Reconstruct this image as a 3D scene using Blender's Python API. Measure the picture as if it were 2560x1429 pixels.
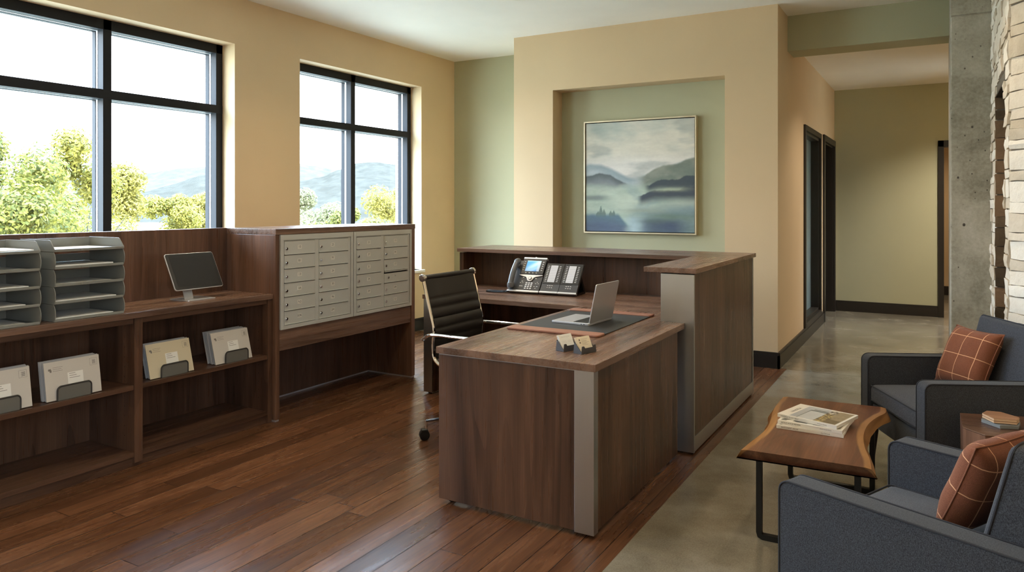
import bpy, bmesh, math, random
from mathutils import Vector, Matrix, noise

for o in list(bpy.data.objects):
    bpy.data.objects.remove(o)
sc = bpy.context.scene
COL = sc.collection
R = math.radians

# ------------------------------------------------------------------ camera, world, exposure
FPX = 1850.0
YAW = math.atan(1060.0 / FPX)
cam = bpy.data.cameras.new('camera')
cam.sensor_width = 36.0
cam.lens = FPX / 2560.0 * 36.0
cam.shift_y = -(714.5 - 513.0) / 2560.0
cam.clip_start = 0.05
cam.clip_end = 6000.0
camo = bpy.data.objects.new('camera', cam)
COL.objects.link(camo)
camo.location = (0.0, 0.0, 1.45)
camo.rotation_euler = (R(90), 0.0, YAW)
sc.camera = camo

sc.view_settings.view_transform = 'Standard'
sc.view_settings.look = 'None'
sc.view_settings.gamma = 1.0
sc.view_settings.use_curve_mapping = False
sc.view_settings.exposure = 2.05
sc.cycles.use_denoising = True
sc.cycles.max_bounces = 10
sc.cycles.diffuse_bounces = 6
sc.cycles.glossy_bounces = 4
sc.cycles.transmission_bounces = 4
sc.cycles.transparent_max_bounces = 12
sc.cycles.volume_bounces = 0
sc.cycles.caustics_reflective = False
sc.cycles.caustics_refractive = False
sc.cycles.sample_clamp_indirect = 8.0

w = bpy.data.worlds.new('sky')
sc.world = w
w.use_nodes = True
nt = w.node_tree
nt.nodes.clear()
n_tc = nt.nodes.new('ShaderNodeTexCoord')
n_sep = nt.nodes.new('ShaderNodeSeparateXYZ')
n_rp = nt.nodes.new('ShaderNodeValToRGB')
n_bg = nt.nodes.new('ShaderNodeBackground')
n_out = nt.nodes.new('ShaderNodeOutputWorld')
nt.links.new(n_tc.outputs['Generated'], n_sep.inputs[0])
nt.links.new(n_sep.outputs['Z'], n_rp.inputs[0])
nt.links.new(n_rp.outputs['Color'], n_bg.inputs['Color'])
nt.links.new(n_bg.outputs[0], n_out.inputs[0])
els = n_rp.color_ramp.elements
for pos, c in ((0.0, (1.5, 1.35, 1.05)), (0.0005, (4.0, 4.1, 4.2)), (0.12, (4.1, 4.5, 4.9)), (0.26, (4.4, 5.4, 6.6)),
               (0.45, (5.8, 7.9, 10.4)), (1.0, (5.2, 7.8, 11.2))):
    if pos in (0.0, 1.0):
        e = els[0] if pos == 0.0 else els[-1]
    else:
        e = els.new(pos)
    e.color = (c[0], c[1], c[2], 1)
n_bg.inputs['Strength'].default_value = 1.0

sun = bpy.data.lights.new('sun', 'SUN')
sun.energy = 3.5
sun.angle = R(1.0)
sun.color = (1.0, 0.93, 0.80)
suno = bpy.data.objects.new('sun', sun)
COL.objects.link(suno)
suno.location = (20, -6, 30)
suno.rotation_euler = Vector((-0.72, 0.30, -0.85)).to_track_quat('-Z', 'Y').to_euler()

# ------------------------------------------------------------------ node helpers
def srgb(r, g, b):
    f = lambda c: ((c / 255.0) / 12.92) if c / 255.0 <= 0.04045 else (((c / 255.0) + 0.055) / 1.055) ** 2.4
    return (f(r), f(g), f(b), 1.0)


class NT:
    def __init__(self, name):
        self.m = bpy.data.materials.new(name)
        self.m.use_nodes = True
        self.t = self.m.node_tree
        self.b = self.t.nodes['Principled BSDF']

    def n(self, kind, **kw):
        x = self.t.nodes.new(kind)
        for k, v in kw.items():
            setattr(x, k, v)
        return x

    def l(self, a, b):
        self.t.links.new(a, b)

    def set(self, sock, v):
        s = self.b.inputs[sock]
        if hasattr(v, 'is_linked') or hasattr(v, 'links'):
            self.l(v, s)
        else:
            s.default_value = v

    def coord(self, scale=(1, 1, 1), which='Object', rot=(0, 0, 0), loc=(0, 0, 0)):
        tc = self.n('ShaderNodeTexCoord')
        mp = self.n('ShaderNodeMapping')
        mp.inputs['Scale'].default_value = scale
        mp.inputs['Rotation'].default_value = rot
        mp.inputs['Location'].default_value = loc
        self.l(tc.outputs[which], mp.inputs[0])
        return mp.outputs[0]

    def noise(self, vec, scale=5.0, detail=4.0, rough=0.55, dist=0.0):
        x = self.n('ShaderNodeTexNoise')
        x.inputs['Scale'].default_value = scale
        x.inputs['Detail'].default_value = detail
        x.inputs['Roughness'].default_value = rough
        x.inputs['Distortion'].default_value = dist
        if vec is not None:
            self.l(vec, x.inputs['Vector'])
        return x.outputs[0]

    def ramp(self, fac, stops, interp='LINEAR'):
        x = self.n('ShaderNodeValToRGB')
        x.color_ramp.interpolation = interp
        e = x.color_ramp.elements
        while len(e) < len(stops):
            e.new(0.5)
        for i, (p, c) in enumerate(stops):
            e[i].position = p
            e[i].color = (c[0], c[1], c[2], 1.0) if hasattr(c, '__len__') else (c, c, c, 1.0)
        self.l(fac, x.inputs[0])
        return x.outputs[0]

    def mix(self, fac, a, b, mode='MIX'):
        x = self.n('ShaderNodeMix')
        x.data_type = 'RGBA'
        x.blend_type = mode
        for s, v in ((0, fac), (6, a), (7, b)):
            if hasattr(v, 'links'):
                self.l(v, x.inputs[s])
            elif s == 0:
                x.inputs[0].default_value = v
            else:
                x.inputs[s].default_value = (v[0], v[1], v[2], 1.0)
        return x.outputs[2]

    def math(self, op, a, b=0.0, c=None):
        x = self.n('ShaderNodeMath', operation=op)
        for i, v in enumerate((a, b) if c is None else (a, b, c)):
            if hasattr(v, 'links'):
                self.l(v, x.inputs[i])
            else:
                x.inputs[i].default_value = v
        return x.outputs[0]

    def bump(self, h, strength=0.3, dist=0.01):
        x = self.n('ShaderNodeBump')
        x.inputs['Strength'].default_value = strength
        x.inputs['Distance'].default_value = dist
        self.l(h, x.inputs['Height'])
        self.l(x.outputs[0], self.b.inputs['Normal'])


def plain(name, col, rough=0.5, metal=0.0, spec=0.5, coat=0.0):
    k = NT(name)
    k.set('Base Color', (col[0], col[1], col[2], 1.0))
    k.set('Roughness', rough)
    k.set('Metallic', metal)
    k.set('Specular IOR Level', spec)
    if coat:
        k.set('Coat Weight', coat)
        k.set('Coat Roughness', 0.15)
    return k.m


def paint(name, col):
    k = NT(name)
    v = k.coord((1, 1, 1))
    a = k.noise(v, 1.3, 3.0)
    k.set('Base Color', k.mix(k.ramp(a, ((0.3, 0.0), (0.7, 1.0))), [c * 0.97 for c in col[:3]], [min(1, c * 1.03) for c in col[:3]]))
    k.set('Roughness', 0.62)
    k.set('Specular IOR Level', 0.25)
    k.bump(k.noise(v, 220.0, 2.0), 0.06, 0.002)
    return k.m


def walnut(name, axis, lo=(0.049, 0.0225, 0.013), hi=(0.155, 0.078, 0.046), rough=0.30, fine_k=0.24):
    """laminate walnut, grain running along local axis"""
    k = NT(name)
    al, ac = 0.55, 7.0
    s = [ac, ac, ac]
    s[axis] = al
    v = k.coord(tuple(s))
    oi = k.n('ShaderNodeObjectInfo')
    sc_ = k.n('ShaderNodeVectorMath', operation='SCALE')
    cb = k.n('ShaderNodeCombineXYZ')
    for i in range(3):
        k.l(oi.outputs['Random'], cb.inputs[i])
    k.l(cb.outputs[0], sc_.inputs[0])
    sc_.inputs['Scale'].default_value = 37.0
    ad = k.n('ShaderNodeVectorMath', operation='ADD')
    k.l(v, ad.inputs[0])
    k.l(sc_.outputs[0], ad.inputs[1])
    vv = ad.outputs[0]
    broad = k.noise(vv, 1.0, 3.0, 0.5, 0.6)
    rings = k.math('FRACT', k.math('MULTIPLY', k.noise(vv, 0.55, 2.0, 0.4, 0.3), 9.0))
    s2 = [95.0, 95.0, 95.0]
    s2[axis] = 2.2
    fine = k.noise(k.coord(tuple(s2)), 1.0, 4.0, 0.65)
    s3 = [26.0, 26.0, 26.0]
    s3[axis] = 1.0
    mid = k.noise(k.coord(tuple(s3)), 1.0, 3.0, 0.6)
    t = k.math('ADD', k.math('MULTIPLY', broad, 0.78), k.math('MULTIPLY', mid, 0.28))
    t = k.math('ADD', t, k.math('MULTIPLY', rings, 0.10))
    md = [(a + b) * 0.5 for a, b in zip(lo, hi)]
    c = k.ramp(t, ((0.43, lo), (0.57, md), (0.73, hi)))
    c = k.mix(k.math('MULTIPLY', k.ramp(fine, ((0.46, 1.0), (0.60, 0.0))), fine_k), c, [a * 0.5 for a in lo])
    k.set('Base Color', c)
    k.set('Roughness', k.ramp(fine, ((0.3, rough + 0.08), (0.7, rough - 0.05))))
    k.set('Specular IOR Level', 0.5)
    k.bump(fine, 0.08, 0.001)
    return k.m


def fabric(name, c0, c1, scale=800.0):
    k = NT(name)
    v = k.coord((1, 1, 1))
    a = k.noise(k.coord((1.0, 1.0, 0.45)), scale, 2.0, 0.7)
    b = k.noise(v, scale * 0.35, 3.0, 0.7)
    t = k.math('ADD', k.math('MULTIPLY', a, 0.6), k.math('MULTIPLY', b, 0.4))
    k.set('Base Color', k.ramp(t, ((0.38, c0), (0.64, c1))))
    k.set('Roughness', 0.9)
    k.set('Specular IOR Level', 0.15)
    k.set('Sheen Weight', 0.12)
    k.set('Sheen Roughness', 0.5)
    k.bump(t, 0.35, 0.002)
    return k.m


def brushed(name, col, rough=0.3, axis=2):
    k = NT(name)
    s = [400.0, 400.0, 400.0]
    s[axis] = 3.0
    f = k.noise(k.coord(tuple(s)), 1.0, 2.0)
    k.set('Base Color', k.mix(k.ramp(f, ((0.3, 0.0), (0.7, 1.0))), [c * 0.97 for c in col], col))
    k.set('Metallic', 1.0)
    k.set('Roughness', k.ramp(f, ((0.3, rough - 0.012), (0.7, rough + 0.012))))
    return k.m


M = {}
M['tan'] = paint('tan_paint', srgb(216, 190, 152))
M['sage'] = paint('sage_paint', srgb(180, 178, 147))
M['ceil'] = paint('ceiling_paint', srgb(246, 242, 231))
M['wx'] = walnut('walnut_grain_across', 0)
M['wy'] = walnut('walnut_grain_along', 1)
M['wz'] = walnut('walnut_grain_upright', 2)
M['tx'] = walnut('walnut_lit_across', 0, (0.095, 0.052, 0.034), (0.25, 0.145, 0.098), 0.27, 0.10)  # same walnut made paler: light on the tops put into the colour
M['tz'] = walnut('walnut_lit_upright', 2, (0.078, 0.036, 0.021), (0.225, 0.115, 0.070))  # paler walnut for upright faces, brighter lighting painted into it
M['ty'] = walnut('walnut_lit_along', 1, (0.095, 0.052, 0.034), (0.25, 0.145, 0.098), 0.27, 0.10)  # paler walnut for tops and apron, their lighting painted in
M['black_trim'] = plain('black_brown_trim_paint', srgb(37, 32, 27), 0.38)
M['win'] = plain('dark_bronze_aluminium', srgb(31, 32, 36), 0.55, 0.0, 0.2)
M['spacer'] = plain('glazing_spacer_aluminium', srgb(225, 228, 232), 0.3, 0.3)
M['steel'] = brushed('brushed_steel', (0.54, 0.565, 0.59), 0.30, 2)
M['steel_h'] = brushed('brushed_steel_long', (0.52, 0.515, 0.50), 0.32, 1)
M['chrome'] = plain('polished_chrome', (0.86, 0.86, 0.87), 0.07, 1.0)
M['alu'] = plain('silver_aluminium', (0.60, 0.60, 0.62), 0.32, 0.6)
M['mail'] = plain('grey_enamelled_steel', srgb(202, 201, 194), 0.42, 0.2)
M['mail_dark'] = plain('shadow_gap_black', srgb(30, 29, 27), 0.7)
M['plate'] = plain('white_label_plate', srgb(226, 222, 212), 0.5)
M['ink'] = plain('dark_ink', srgb(48, 46, 46), 0.7)
M['ink_soft'] = plain('grey_ink', srgb(120, 112, 104), 0.7)
M['ink_faint'] = plain('faint_grey_ink', srgb(196, 192, 188), 0.7)
M['tray'] = plain('grey_tray_plastic', srgb(128, 128, 122), 0.45)
M['paper'] = plain('white_paper', srgb(238, 238, 235), 0.7)
M['envelope'] = plain('white_envelope_paper', srgb(196, 188, 176), 0.75)
M['envelope_warm'] = plain('cream_envelope_paper', srgb(200, 186, 156), 0.75)
M['envelope_grey'] = plain('grey_envelope_paper', srgb(158, 156, 156), 0.75)
M['paper_warm'] = plain('cream_paper', srgb(232, 222, 202), 0.7)
M['paper_grey'] = plain('pale_grey_paper', srgb(205, 204, 206), 0.7)
M['mesh_metal'] = plain('grey_metal_mesh', srgb(118, 116, 108), 0.5, 0.4)
M['wire'] = plain('dark_grey_wire', srgb(62, 60, 57), 0.45, 0.4)
M['black_plastic'] = plain('black_plastic', srgb(20, 20, 21), 0.4)
M['dark_plastic'] = plain('charcoal_plastic', srgb(58, 58, 60), 0.45)
M['grey_plastic'] = plain('slate_grey_plastic', srgb(92, 94, 98), 0.35)
M['silver_plastic'] = plain('silver_plastic', srgb(205, 206, 208), 0.3, 0.3)
M['key'] = plain('pale_key_plastic', srgb(206, 206, 206), 0.4)
M['glass_black'] = plain('black_screen_glass', srgb(22, 22, 23), 0.3, 0.0, 0.25)
M['screen_off'] = plain('unlit_screen', srgb(34, 34, 34), 0.4, 0.0, 0.2)
M['leather_black'] = plain('black_leather', srgb(34, 30, 27), 0.42, 0.0, 0.5)
M['leather_tan'] = plain('tan_leather', srgb(146, 99, 78), 0.45)
M['mat_black'] = plain('black_leather_mat', srgb(40, 41, 41), 0.5)
M['cardbox'] = plain('slate_card_box', srgb(72, 72, 76), 0.55)
M['iron'] = plain('black_iron', srgb(22, 22, 22), 0.45, 0.3)
M['wool'] = fabric('blue_grey_wool', srgb(34, 36, 42), srgb(83, 87, 96))
M['wool_dark'] = fabric('blue_grey_wool_seat', srgb(40, 42, 49), srgb(94, 97, 106), 700.0)
M['piping'] = plain('dark_piping', srgb(42, 44, 52), 0.85)
M['leg_wood'] = plain('dark_stained_leg', srgb(45, 30, 22), 0.4)
M['frame_gold'] = plain('champagne_frame', srgb(214, 200, 168), 0.35, 0.5)
M['frame_black'] = plain('black_frame_rebate', srgb(18, 18, 18), 0.6)
M['bark'] = plain('tree_bark', srgb(30, 26, 19), 0.9)


def floor_wood():
    k = NT('hand_scraped_plank_floor')
    tc = k.n('ShaderNodeTexCoord')
    sep = k.n('ShaderNodeSeparateXYZ')
    k.l(tc.outputs['Object'], sep.inputs[0])
    W, L = 0.121, 1.55
    xi = k.math('DIVIDE', sep.outputs[0], W)
    row = k.math('FLOOR', xi)
    wn = k.n('ShaderNodeTexWhiteNoise', noise_dimensions='1D')
    k.l(row, wn.inputs['W'])
    yo = k.math('ADD', k.math('DIVIDE', sep.outputs[1], L), k.math('MULTIPLY', wn.outputs['Value'], 7.31))
    brd = k.math('FLOOR', yo)
    cb = k.n('ShaderNodeCombineXYZ')
    k.l(row, cb.inputs[0])
    k.l(brd, cb.inputs[1])
    wn2 = k.n('ShaderNodeTexWhiteNoise', noise_dimensions='3D')
    k.l(cb.outputs[0], wn2.inputs['Vector'])
    rnd = wn2.outputs['Value']
    fx = k.math('FRACT', xi)
    dx = k.math('MULTIPLY', k.math('MINIMUM', fx, k.math('SUBTRACT', 1.0, fx)), W)
    fy = k.math('FRACT', yo)
    dy = k.math('MULTIPLY', k.math('MINIMUM', fy, k.math('SUBTRACT', 1.0, fy)), L)
    d = k.math('MINIMUM', dx, dy)
    seam = k.ramp(k.math('MULTIPLY', d, 100.0), ((0.12, 1.0), (0.26, 0.0)))
    # grain, shifted per board
    off = k.n('ShaderNodeCombineXYZ')
    k.l(k.math('MULTIPLY', rnd, 53.0), off.inputs[0])
    k.l(k.math('MULTIPLY', rnd, 31.0), off.inputs[2])
    ad = k.n('ShaderNodeVectorMath', operation='ADD')
    k.l(tc.outputs['Object'], ad.inputs[0])
    k.l(off.outputs[0], ad.inputs[1])

    def st(sx, sy):
        mp = k.n('ShaderNodeMapping')
        mp.inputs['Scale'].default_value = (sx, sy, sx)
        k.l(ad.outputs[0], mp.inputs[0])
        return mp.outputs[0]
    g1 = k.noise(st(14, 1.3), 1.0, 4.0, 0.55, 1.2)
    rings = k.math('FRACT', k.math('MULTIPLY', k.noise(st(7.0, 0.9), 1.0, 1.5, 0.4, 0.6), 8.0))
    g2 = k.noise(st(120, 4.0), 1.0, 3.0, 0.6)
    t = k.math('ADD', k.math('MULTIPLY', g1, 0.55), k.math('MULTIPLY', rnd, 0.30))
    c = k.ramp(t, ((0.18, (0.062, 0.025, 0.011)), (0.46, (0.135, 0.057, 0.025)), (0.74, (0.225, 0.106, 0.053))))
    c = k.mix(k.math('MULTIPLY', k.ramp(rings, ((0.70, 0.0), (0.92, 1.0), (1.0, 0.2))), 0.32), c, (0.035, 0.010, 0.004))
    c = k.mix(k.math('MULTIPLY', k.ramp(g2, ((0.42, 1.0), (0.56, 0.0))), 0.30), c, (0.03, 0.010, 0.005))
    c = k.mix(seam, c, (0.012, 0.006, 0.004))
    k.set('Base Color', c)
    k.set('Roughness', k.ramp(g1, ((0.3, 0.34), (0.7, 0.23))))
    k.set('Specular IOR Level', 0.42)
    hgt = k.math('SUBTRACT', k.math('ADD', k.math('MULTIPLY', k.noise(st(11, 1.8), 1.0, 2.0), 0.55), k.math('MULTIPLY', g2, 0.08)), k.math('MULTIPLY', seam, 0.8))
    k.bump(hgt, 0.32, 0.004)
    return k.m


def concrete_floor():
    k = NT('polished_concrete')
    v = k.coord((1, 1, 1))
    a = k.noise(v, 0.9, 5.0, 0.6, 0.4)
    b = k.noise(v, 4.5, 5.0, 0.6)
    f = k.noise(v, 160.0, 3.0, 0.6)
    t = k.math('ADD', k.math('MULTIPLY', a, 0.65), k.math('MULTIPLY', b, 0.35))
    c = k.ramp(t, ((0.36, srgb(92, 84, 68)), (0.52, srgb(124, 116, 99)), (0.66, srgb(150, 144, 130))))
    c = k.mix(0.25, c, k.ramp(f, ((0.35, (0.10, 0.09, 0.07)), (0.65, (0.30, 0.28, 0.24)))))
    tc = k.n('ShaderNodeTexCoord')
    sep = k.n('ShaderNodeSeparateXYZ')
    k.l(tc.outputs['Object'], sep.inputs[0])
    jy = k.math('ABSOLUTE', k.math('SUBTRACT', sep.outputs[1], 6.9))
    j2 = k.math('ABSOLUTE', k.math('SUBTRACT', sep.outputs[1], 9.05))
    jx = k.math('MINIMUM', jy, j2)
    c = k.mix(k.ramp(k.math('MULTIPLY', jx, 100.0), ((0.25, 0.75), (0.45, 0.0))), c, (0.05, 0.045, 0.038))
    k.set('Base Color', c)
    k.set('Roughness', k.ramp(b, ((0.3, 0.13), (0.7, 0.24))))
    k.set('Specular IOR Level', 0.55)
    k.bump(k.noise(v, 26.0, 2.0), 0.03, 0.003)
    return k.m


def concrete_column():
    k = NT('board_cast_concrete')
    v = k.coord((1, 1, 1))
    a = k.noise(v, 2.2, 6.0, 0.62, 0.5)
    b = k.noise(v, 45.0, 4.0, 0.6)
    c = k.ramp(k.math('ADD', k.math('MULTIPLY', a, 0.75), k.math('MULTIPLY', b, 0.25)), ((0.36, srgb(128, 122, 106)), (0.5, srgb(164, 157, 140)), (0.66, srgb(188, 181, 166))))
    vo = k.n('ShaderNodeTexVoronoi')
    vo.inputs['Scale'].default_value = 9.0
    k.l(k.coord((1.0, 1.0, 0.8)), vo.inputs['Vector'])
    pits = k.ramp(vo.outputs['Distance'], ((0.075, 1.0), (0.10, 0.0)))
    v2 = k.n('ShaderNodeTexVoronoi')
    v2.inputs['Scale'].default_value = 26.0
    k.l(k.coord((1.0, 1.0, 0.7)), v2.inputs['Vector'])
    p2 = k.math('MULTIPLY', k.ramp(v2.outputs['Distance'], ((0.09, 1.0), (0.13, 0.0))), k.ramp(k.noise(v, 3.0, 2.0), ((0.50, 0.0), (0.56, 1.0))))
    pits = k.math('MAXIMUM', pits, p2)
    c = k.mix(pits, c, srgb(72, 65, 56))
    k.set('Base Color', c)
    k.set('Roughness', 0.75)
    k.bump(k.math('SUBTRACT', k.math('MULTIPLY', b, 0.4), pits), 0.35, 0.006)
    return k.m


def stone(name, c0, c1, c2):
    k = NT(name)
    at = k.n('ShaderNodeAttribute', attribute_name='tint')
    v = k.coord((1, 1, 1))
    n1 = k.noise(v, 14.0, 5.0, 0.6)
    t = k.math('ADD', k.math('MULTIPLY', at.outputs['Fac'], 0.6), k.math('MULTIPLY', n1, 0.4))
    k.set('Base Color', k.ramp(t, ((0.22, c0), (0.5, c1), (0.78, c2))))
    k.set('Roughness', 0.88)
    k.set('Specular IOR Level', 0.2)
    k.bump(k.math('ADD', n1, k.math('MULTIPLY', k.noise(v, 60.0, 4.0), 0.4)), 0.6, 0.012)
    return k.m


def brick_mat():
    k = NT('pale_brown_brick')
    bt = k.n('ShaderNodeTexBrick')
    k.l(k.coord((1, 1, 1), rot=(0, R(90), R(90))), bt.inputs['Vector'])
    bt.inputs['Color1'].default_value = srgb(150, 122, 100)
    bt.inputs['Color2'].default_value = srgb(176, 150, 128)
    bt.inputs['Mortar'].default_value = srgb(196, 188, 176)
    bt.inputs['Scale'].default_value = 4.5
    k.set('Base Color', bt.outputs['Color'])
    k.set('Roughness', 0.9)
    return k.m


def glass_mat():
    k = NT('clear_window_glass')
    k.t.nodes.remove(k.b)
    tr = k.n('ShaderNodeBsdfTransparent')
    tr.inputs[0].default_value = (0.96, 0.98, 0.975, 1)
    gl = k.n('ShaderNodeBsdfGlossy')
    gl.inputs['Roughness'].default_value = 0.02
    fr = k.n('ShaderNodeFresnel')
    fr.inputs['IOR'].default_value = 1.35
    mx = k.n('ShaderNodeMixShader')
    k.l(fr.outputs[0], mx.inputs[0])
    k.l(tr.outputs[0], mx.inputs[1])
    k.l(gl.outputs[0], mx.inputs[2])
    out = [n for n in k.t.nodes if n.type == 'OUTPUT_MATERIAL'][0]
    k.l(mx.outputs[0], out.inputs[0])
    return k.m


def frosted_mat():
    k = NT('frosted_door_glass')
    k.set('Base Color', srgb(206, 226, 224))
    k.set('Roughness', 0.35)
    k.set('Transmission Weight', 0.85)
    k.set('IOR', 1.3)
    return k.m


def leaf_mat(name, c0, c1):
    k = NT(name)
    at = k.n('ShaderNodeAttribute', attribute_name='tint')
    c = k.ramp(at.outputs['Fac'], ((0.0, c0), (1.0, c1)))
    k.set('Base Color', c)
    k.set('Roughness', 0.6)
    k.set('Specular IOR Level', 0.2)
    tl = k.n('ShaderNodeBsdfTranslucent')
    k.l(c, tl.inputs[0])
    mx = k.n('ShaderNodeMixShader')
    mx.inputs[0].default_value = 0.45
    k.l(k.b.outputs[0], mx.inputs[1])
    k.l(tl.outputs[0], mx.inputs[2])
    out = [n for n in k.t.nodes if n.type == 'OUTPUT_MATERIAL'][0]
    k.l(mx.outputs[0], out.inputs[0])
    return k.m


def vcol_mat(name, rough=0.6, attr='col', emit=0.0):
    k = NT(name)
    at = k.n('ShaderNodeAttribute', attribute_name=attr)
    k.set('Base Color', at.outputs['Color'])
    k.set('Roughness', rough)
    if emit:
        k.set('Emission Color', at.outputs['Color'])
        k.set('Emission Strength', emit)
    return k.m


def plaid():
    k = NT('rust_wool_with_cream_windowpane_check')
    tc = k.n('ShaderNodeTexCoord')
    sep = k.n('ShaderNodeSeparateXYZ')
    k.l(tc.outputs['Object'], sep.inputs[0])
    f = None
    for i in (0, 2):
        u = k.math('FRACT', k.math('ADD', k.math('DIVIDE', sep.outputs[i], 0.104), 0.5))
        d = k.math('ABSOLUTE', k.math('SUBTRACT', u, 0.5))
        ln = k.ramp(d, ((0.009, 1.0), (0.019, 0.0)))
        f = ln if f is None else k.math('MAXIMUM', f, ln)
    wv = k.noise(k.coord((1, 1, 1)), 900.0, 2.0, 0.7)
    base = k.ramp(wv, ((0.36, srgb(98, 58, 42)), (0.64, srgb(148, 94, 70))))
    k.set('Base Color', k.mix(f, base, srgb(226, 172, 132)))
    k.set('Roughness', 0.9)
    k.set('Specular IOR Level', 0.1)
    k.set('Sheen Weight', 0.1)
    k.bump(wv, 0.3, 0.0015)
    return k.m


def live_edge():
    k = NT('live_edge_walnut_slab')
    at = k.n('ShaderNodeAttribute', attribute_name='sap')
    v = k.coord((9.0, 1.0, 9.0))
    a = k.noise(v, 1.0, 4.0, 0.55, 1.4)
    r = k.math('FRACT', k.math('MULTIPLY', k.noise(k.coord((5.0, 0.8, 5.0)), 1.0, 2.0, 0.45, 0.9), 8.0))
    fine = k.noise(k.coord((120.0, 4.0, 120.0)), 1.0, 3.0)
    h = k.ramp(a, ((0.30, (0.085, 0.030, 0.015)), (0.55, (0.165, 0.066, 0.033)), (0.75, (0.25, 0.11, 0.056))))
    h = k.mix(k.math('MULTIPLY', k.ramp(r, ((0.72, 0.0), (0.95, 1.0))), 0.35), h, (0.06, 0.022, 0.012))
    h = k.mix(k.math('MULTIPLY', k.ramp(fine, ((0.42, 1.0), (0.56, 0.0))), 0.25), h, (0.05, 0.02, 0.01))
    sap = k.ramp(a, ((0.3, srgb(128, 86, 48)), (0.7, srgb(180, 134, 84))))
    ss = k.math('ADD', at.outputs['Fac'], k.math('MULTIPLY', k.math('SUBTRACT', a, 0.5), 0.35))
    k.set('Base Color', k.mix(k.ramp(ss, ((0.45, 0.0), (0.62, 1.0))), h, sap))
    k.set('Roughness', 0.36)
    k.bump(fine, 0.08, 0.001)
    return k.m


M['floor_wood'] = floor_wood()
M['floor_conc'] = concrete_floor()
M['column'] = concrete_column()
M['stone'] = stone('pale_ledge_stone', srgb(198, 184, 162), srgb(226, 214, 196), srgb(240, 233, 220))
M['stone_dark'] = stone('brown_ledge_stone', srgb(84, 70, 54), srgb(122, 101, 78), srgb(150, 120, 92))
M['brick'] = brick_mat()
M['glass'] = glass_mat()
M['frosted'] = frosted_mat()
M['plaid'] = plaid()
M['slab'] = live_edge()
M['canvas'] = vcol_mat('painted_canvas', 0.7)
M['cover'] = vcol_mat('printed_cover', 0.35)
M['lcd'] = vcol_mat('lit_phone_screen', 0.3, 'col', 0.16)
M['side_wood'] = walnut('warm_walnut_block', 2, (0.10, 0.043, 0.024), (0.27, 0.135, 0.08), 0.33)
M['coaster_wood'] = walnut('pale_cherry_coaster', 0, (0.22, 0.10, 0.05), (0.42, 0.22, 0.12), 0.45)
M['coaster_grey'] = plain('grey_stone_coaster', srgb(128, 132, 134), 0.6)
M['edge_light'] = plain('pale_wood_edge', srgb(214, 180, 146), 0.5)

# ------------------------------------------------------------------ mesh helpers
def I4(*a):
    return Matrix.Identity(4)


def merge(bm, src, M4=None, mi=0):
    vm = {}
    for v in src.verts:
        vm[v] = bm.verts.new((M4 @ v.co) if M4 is not None else v.co)
    for f in src.faces:
        try:
            nf = bm.faces.new([vm[v] for v in f.verts])
            nf.material_index = mi
            nf.smooth = True
        except ValueError:
            pass
    src.free()


def box(bm, x0, x1, y0, y1, z0, z1, b=0.0, seg=2, mi=0, M4=None):
    t = bmesh.new()
    bmesh.ops.create_cube(t, size=1.0)
    for v in t.verts:
        v.co = Vector(((x0 + x1) / 2 + v.co.x * (x1 - x0), (y0 + y1) / 2 + v.co.y * (y1 - y0), (z0 + z1) / 2 + v.co.z * (z1 - z0)))
    if b > 0:
        b = min(b, 0.49 * min(abs(x1 - x0), abs(y1 - y0), abs(z1 - z0)))
        bmesh.ops.bevel(t, geom=t.edges[:], offset=b, segments=seg, profile=0.5, affect='EDGES')
    merge(bm, t, M4, mi)


def prism(bm, pts, h0, h1, axis=2, b=0.0, seg=2, mi=0, M4=None):
    """polygon pts (2-D) extruded from h0 to h1 along axis; 2-D axes are the remaining two in order"""
    t = bmesh.new()
    def P(u, v, h):
        return ((h, u, v), (u, h, v), (u, v, h))[axis]
    lo = [t.verts.new(P(u, v, h0)) for u, v in pts]
    hi = [t.verts.new(P(u, v, h1)) for u, v in pts]
    n = len(pts)
    t.faces.new(lo[::-1])
    t.faces.new(hi)
    for i in range(n):
        t.faces.new((lo[i], lo[(i + 1) % n], hi[(i + 1) % n], hi[i]))
    bmesh.ops.recalc_face_normals(t, faces=t.faces[:])
    if b > 0:
        bmesh.ops.bevel(t, geom=t.edges[:], offset=b, segments=seg, profile=0.5, affect='EDGES')
    merge(bm, t, M4, mi)


def cyl(bm, c, r, h, axis=2, seg=24, r2=None, mi=0, M4=None, b=0.0):
    t = bmesh.new()
    bmesh.ops.create_cone(t, cap_ends=True, segments=seg, radius1=r, radius2=r if r2 is None else r2, depth=h)
    if b > 0:
        es = [e for e in t.edges if abs(e.verts[0].co.z - e.verts[1].co.z) < 1e-6]
        bmesh.ops.bevel(t, geom=es, offset=b, segments=2, profile=0.5, affect='EDGES')
    rot = (Matrix.Rotation(R(90), 4, 'Y'), Matrix.Rotation(R(-90), 4, 'X'), Matrix.Identity(4))[axis]
    X = Matrix.Translation(c) @ rot
    merge(bm, t, (M4 @ X) if M4 is not None else X, mi)


def ball(bm, c, rx, ry, rz, seg=16, mi=0, M4=None):
    t = bmesh.new()
    bmesh.ops.create_uvsphere(t, u_segments=seg, v_segments=max(6, seg // 2), radius=1.0)
    X = Matrix.Translation(c) @ Matrix.Diagonal((rx, ry, rz, 1))
    merge(bm, t, (M4 @ X) if M4 is not None else X, mi)


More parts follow.
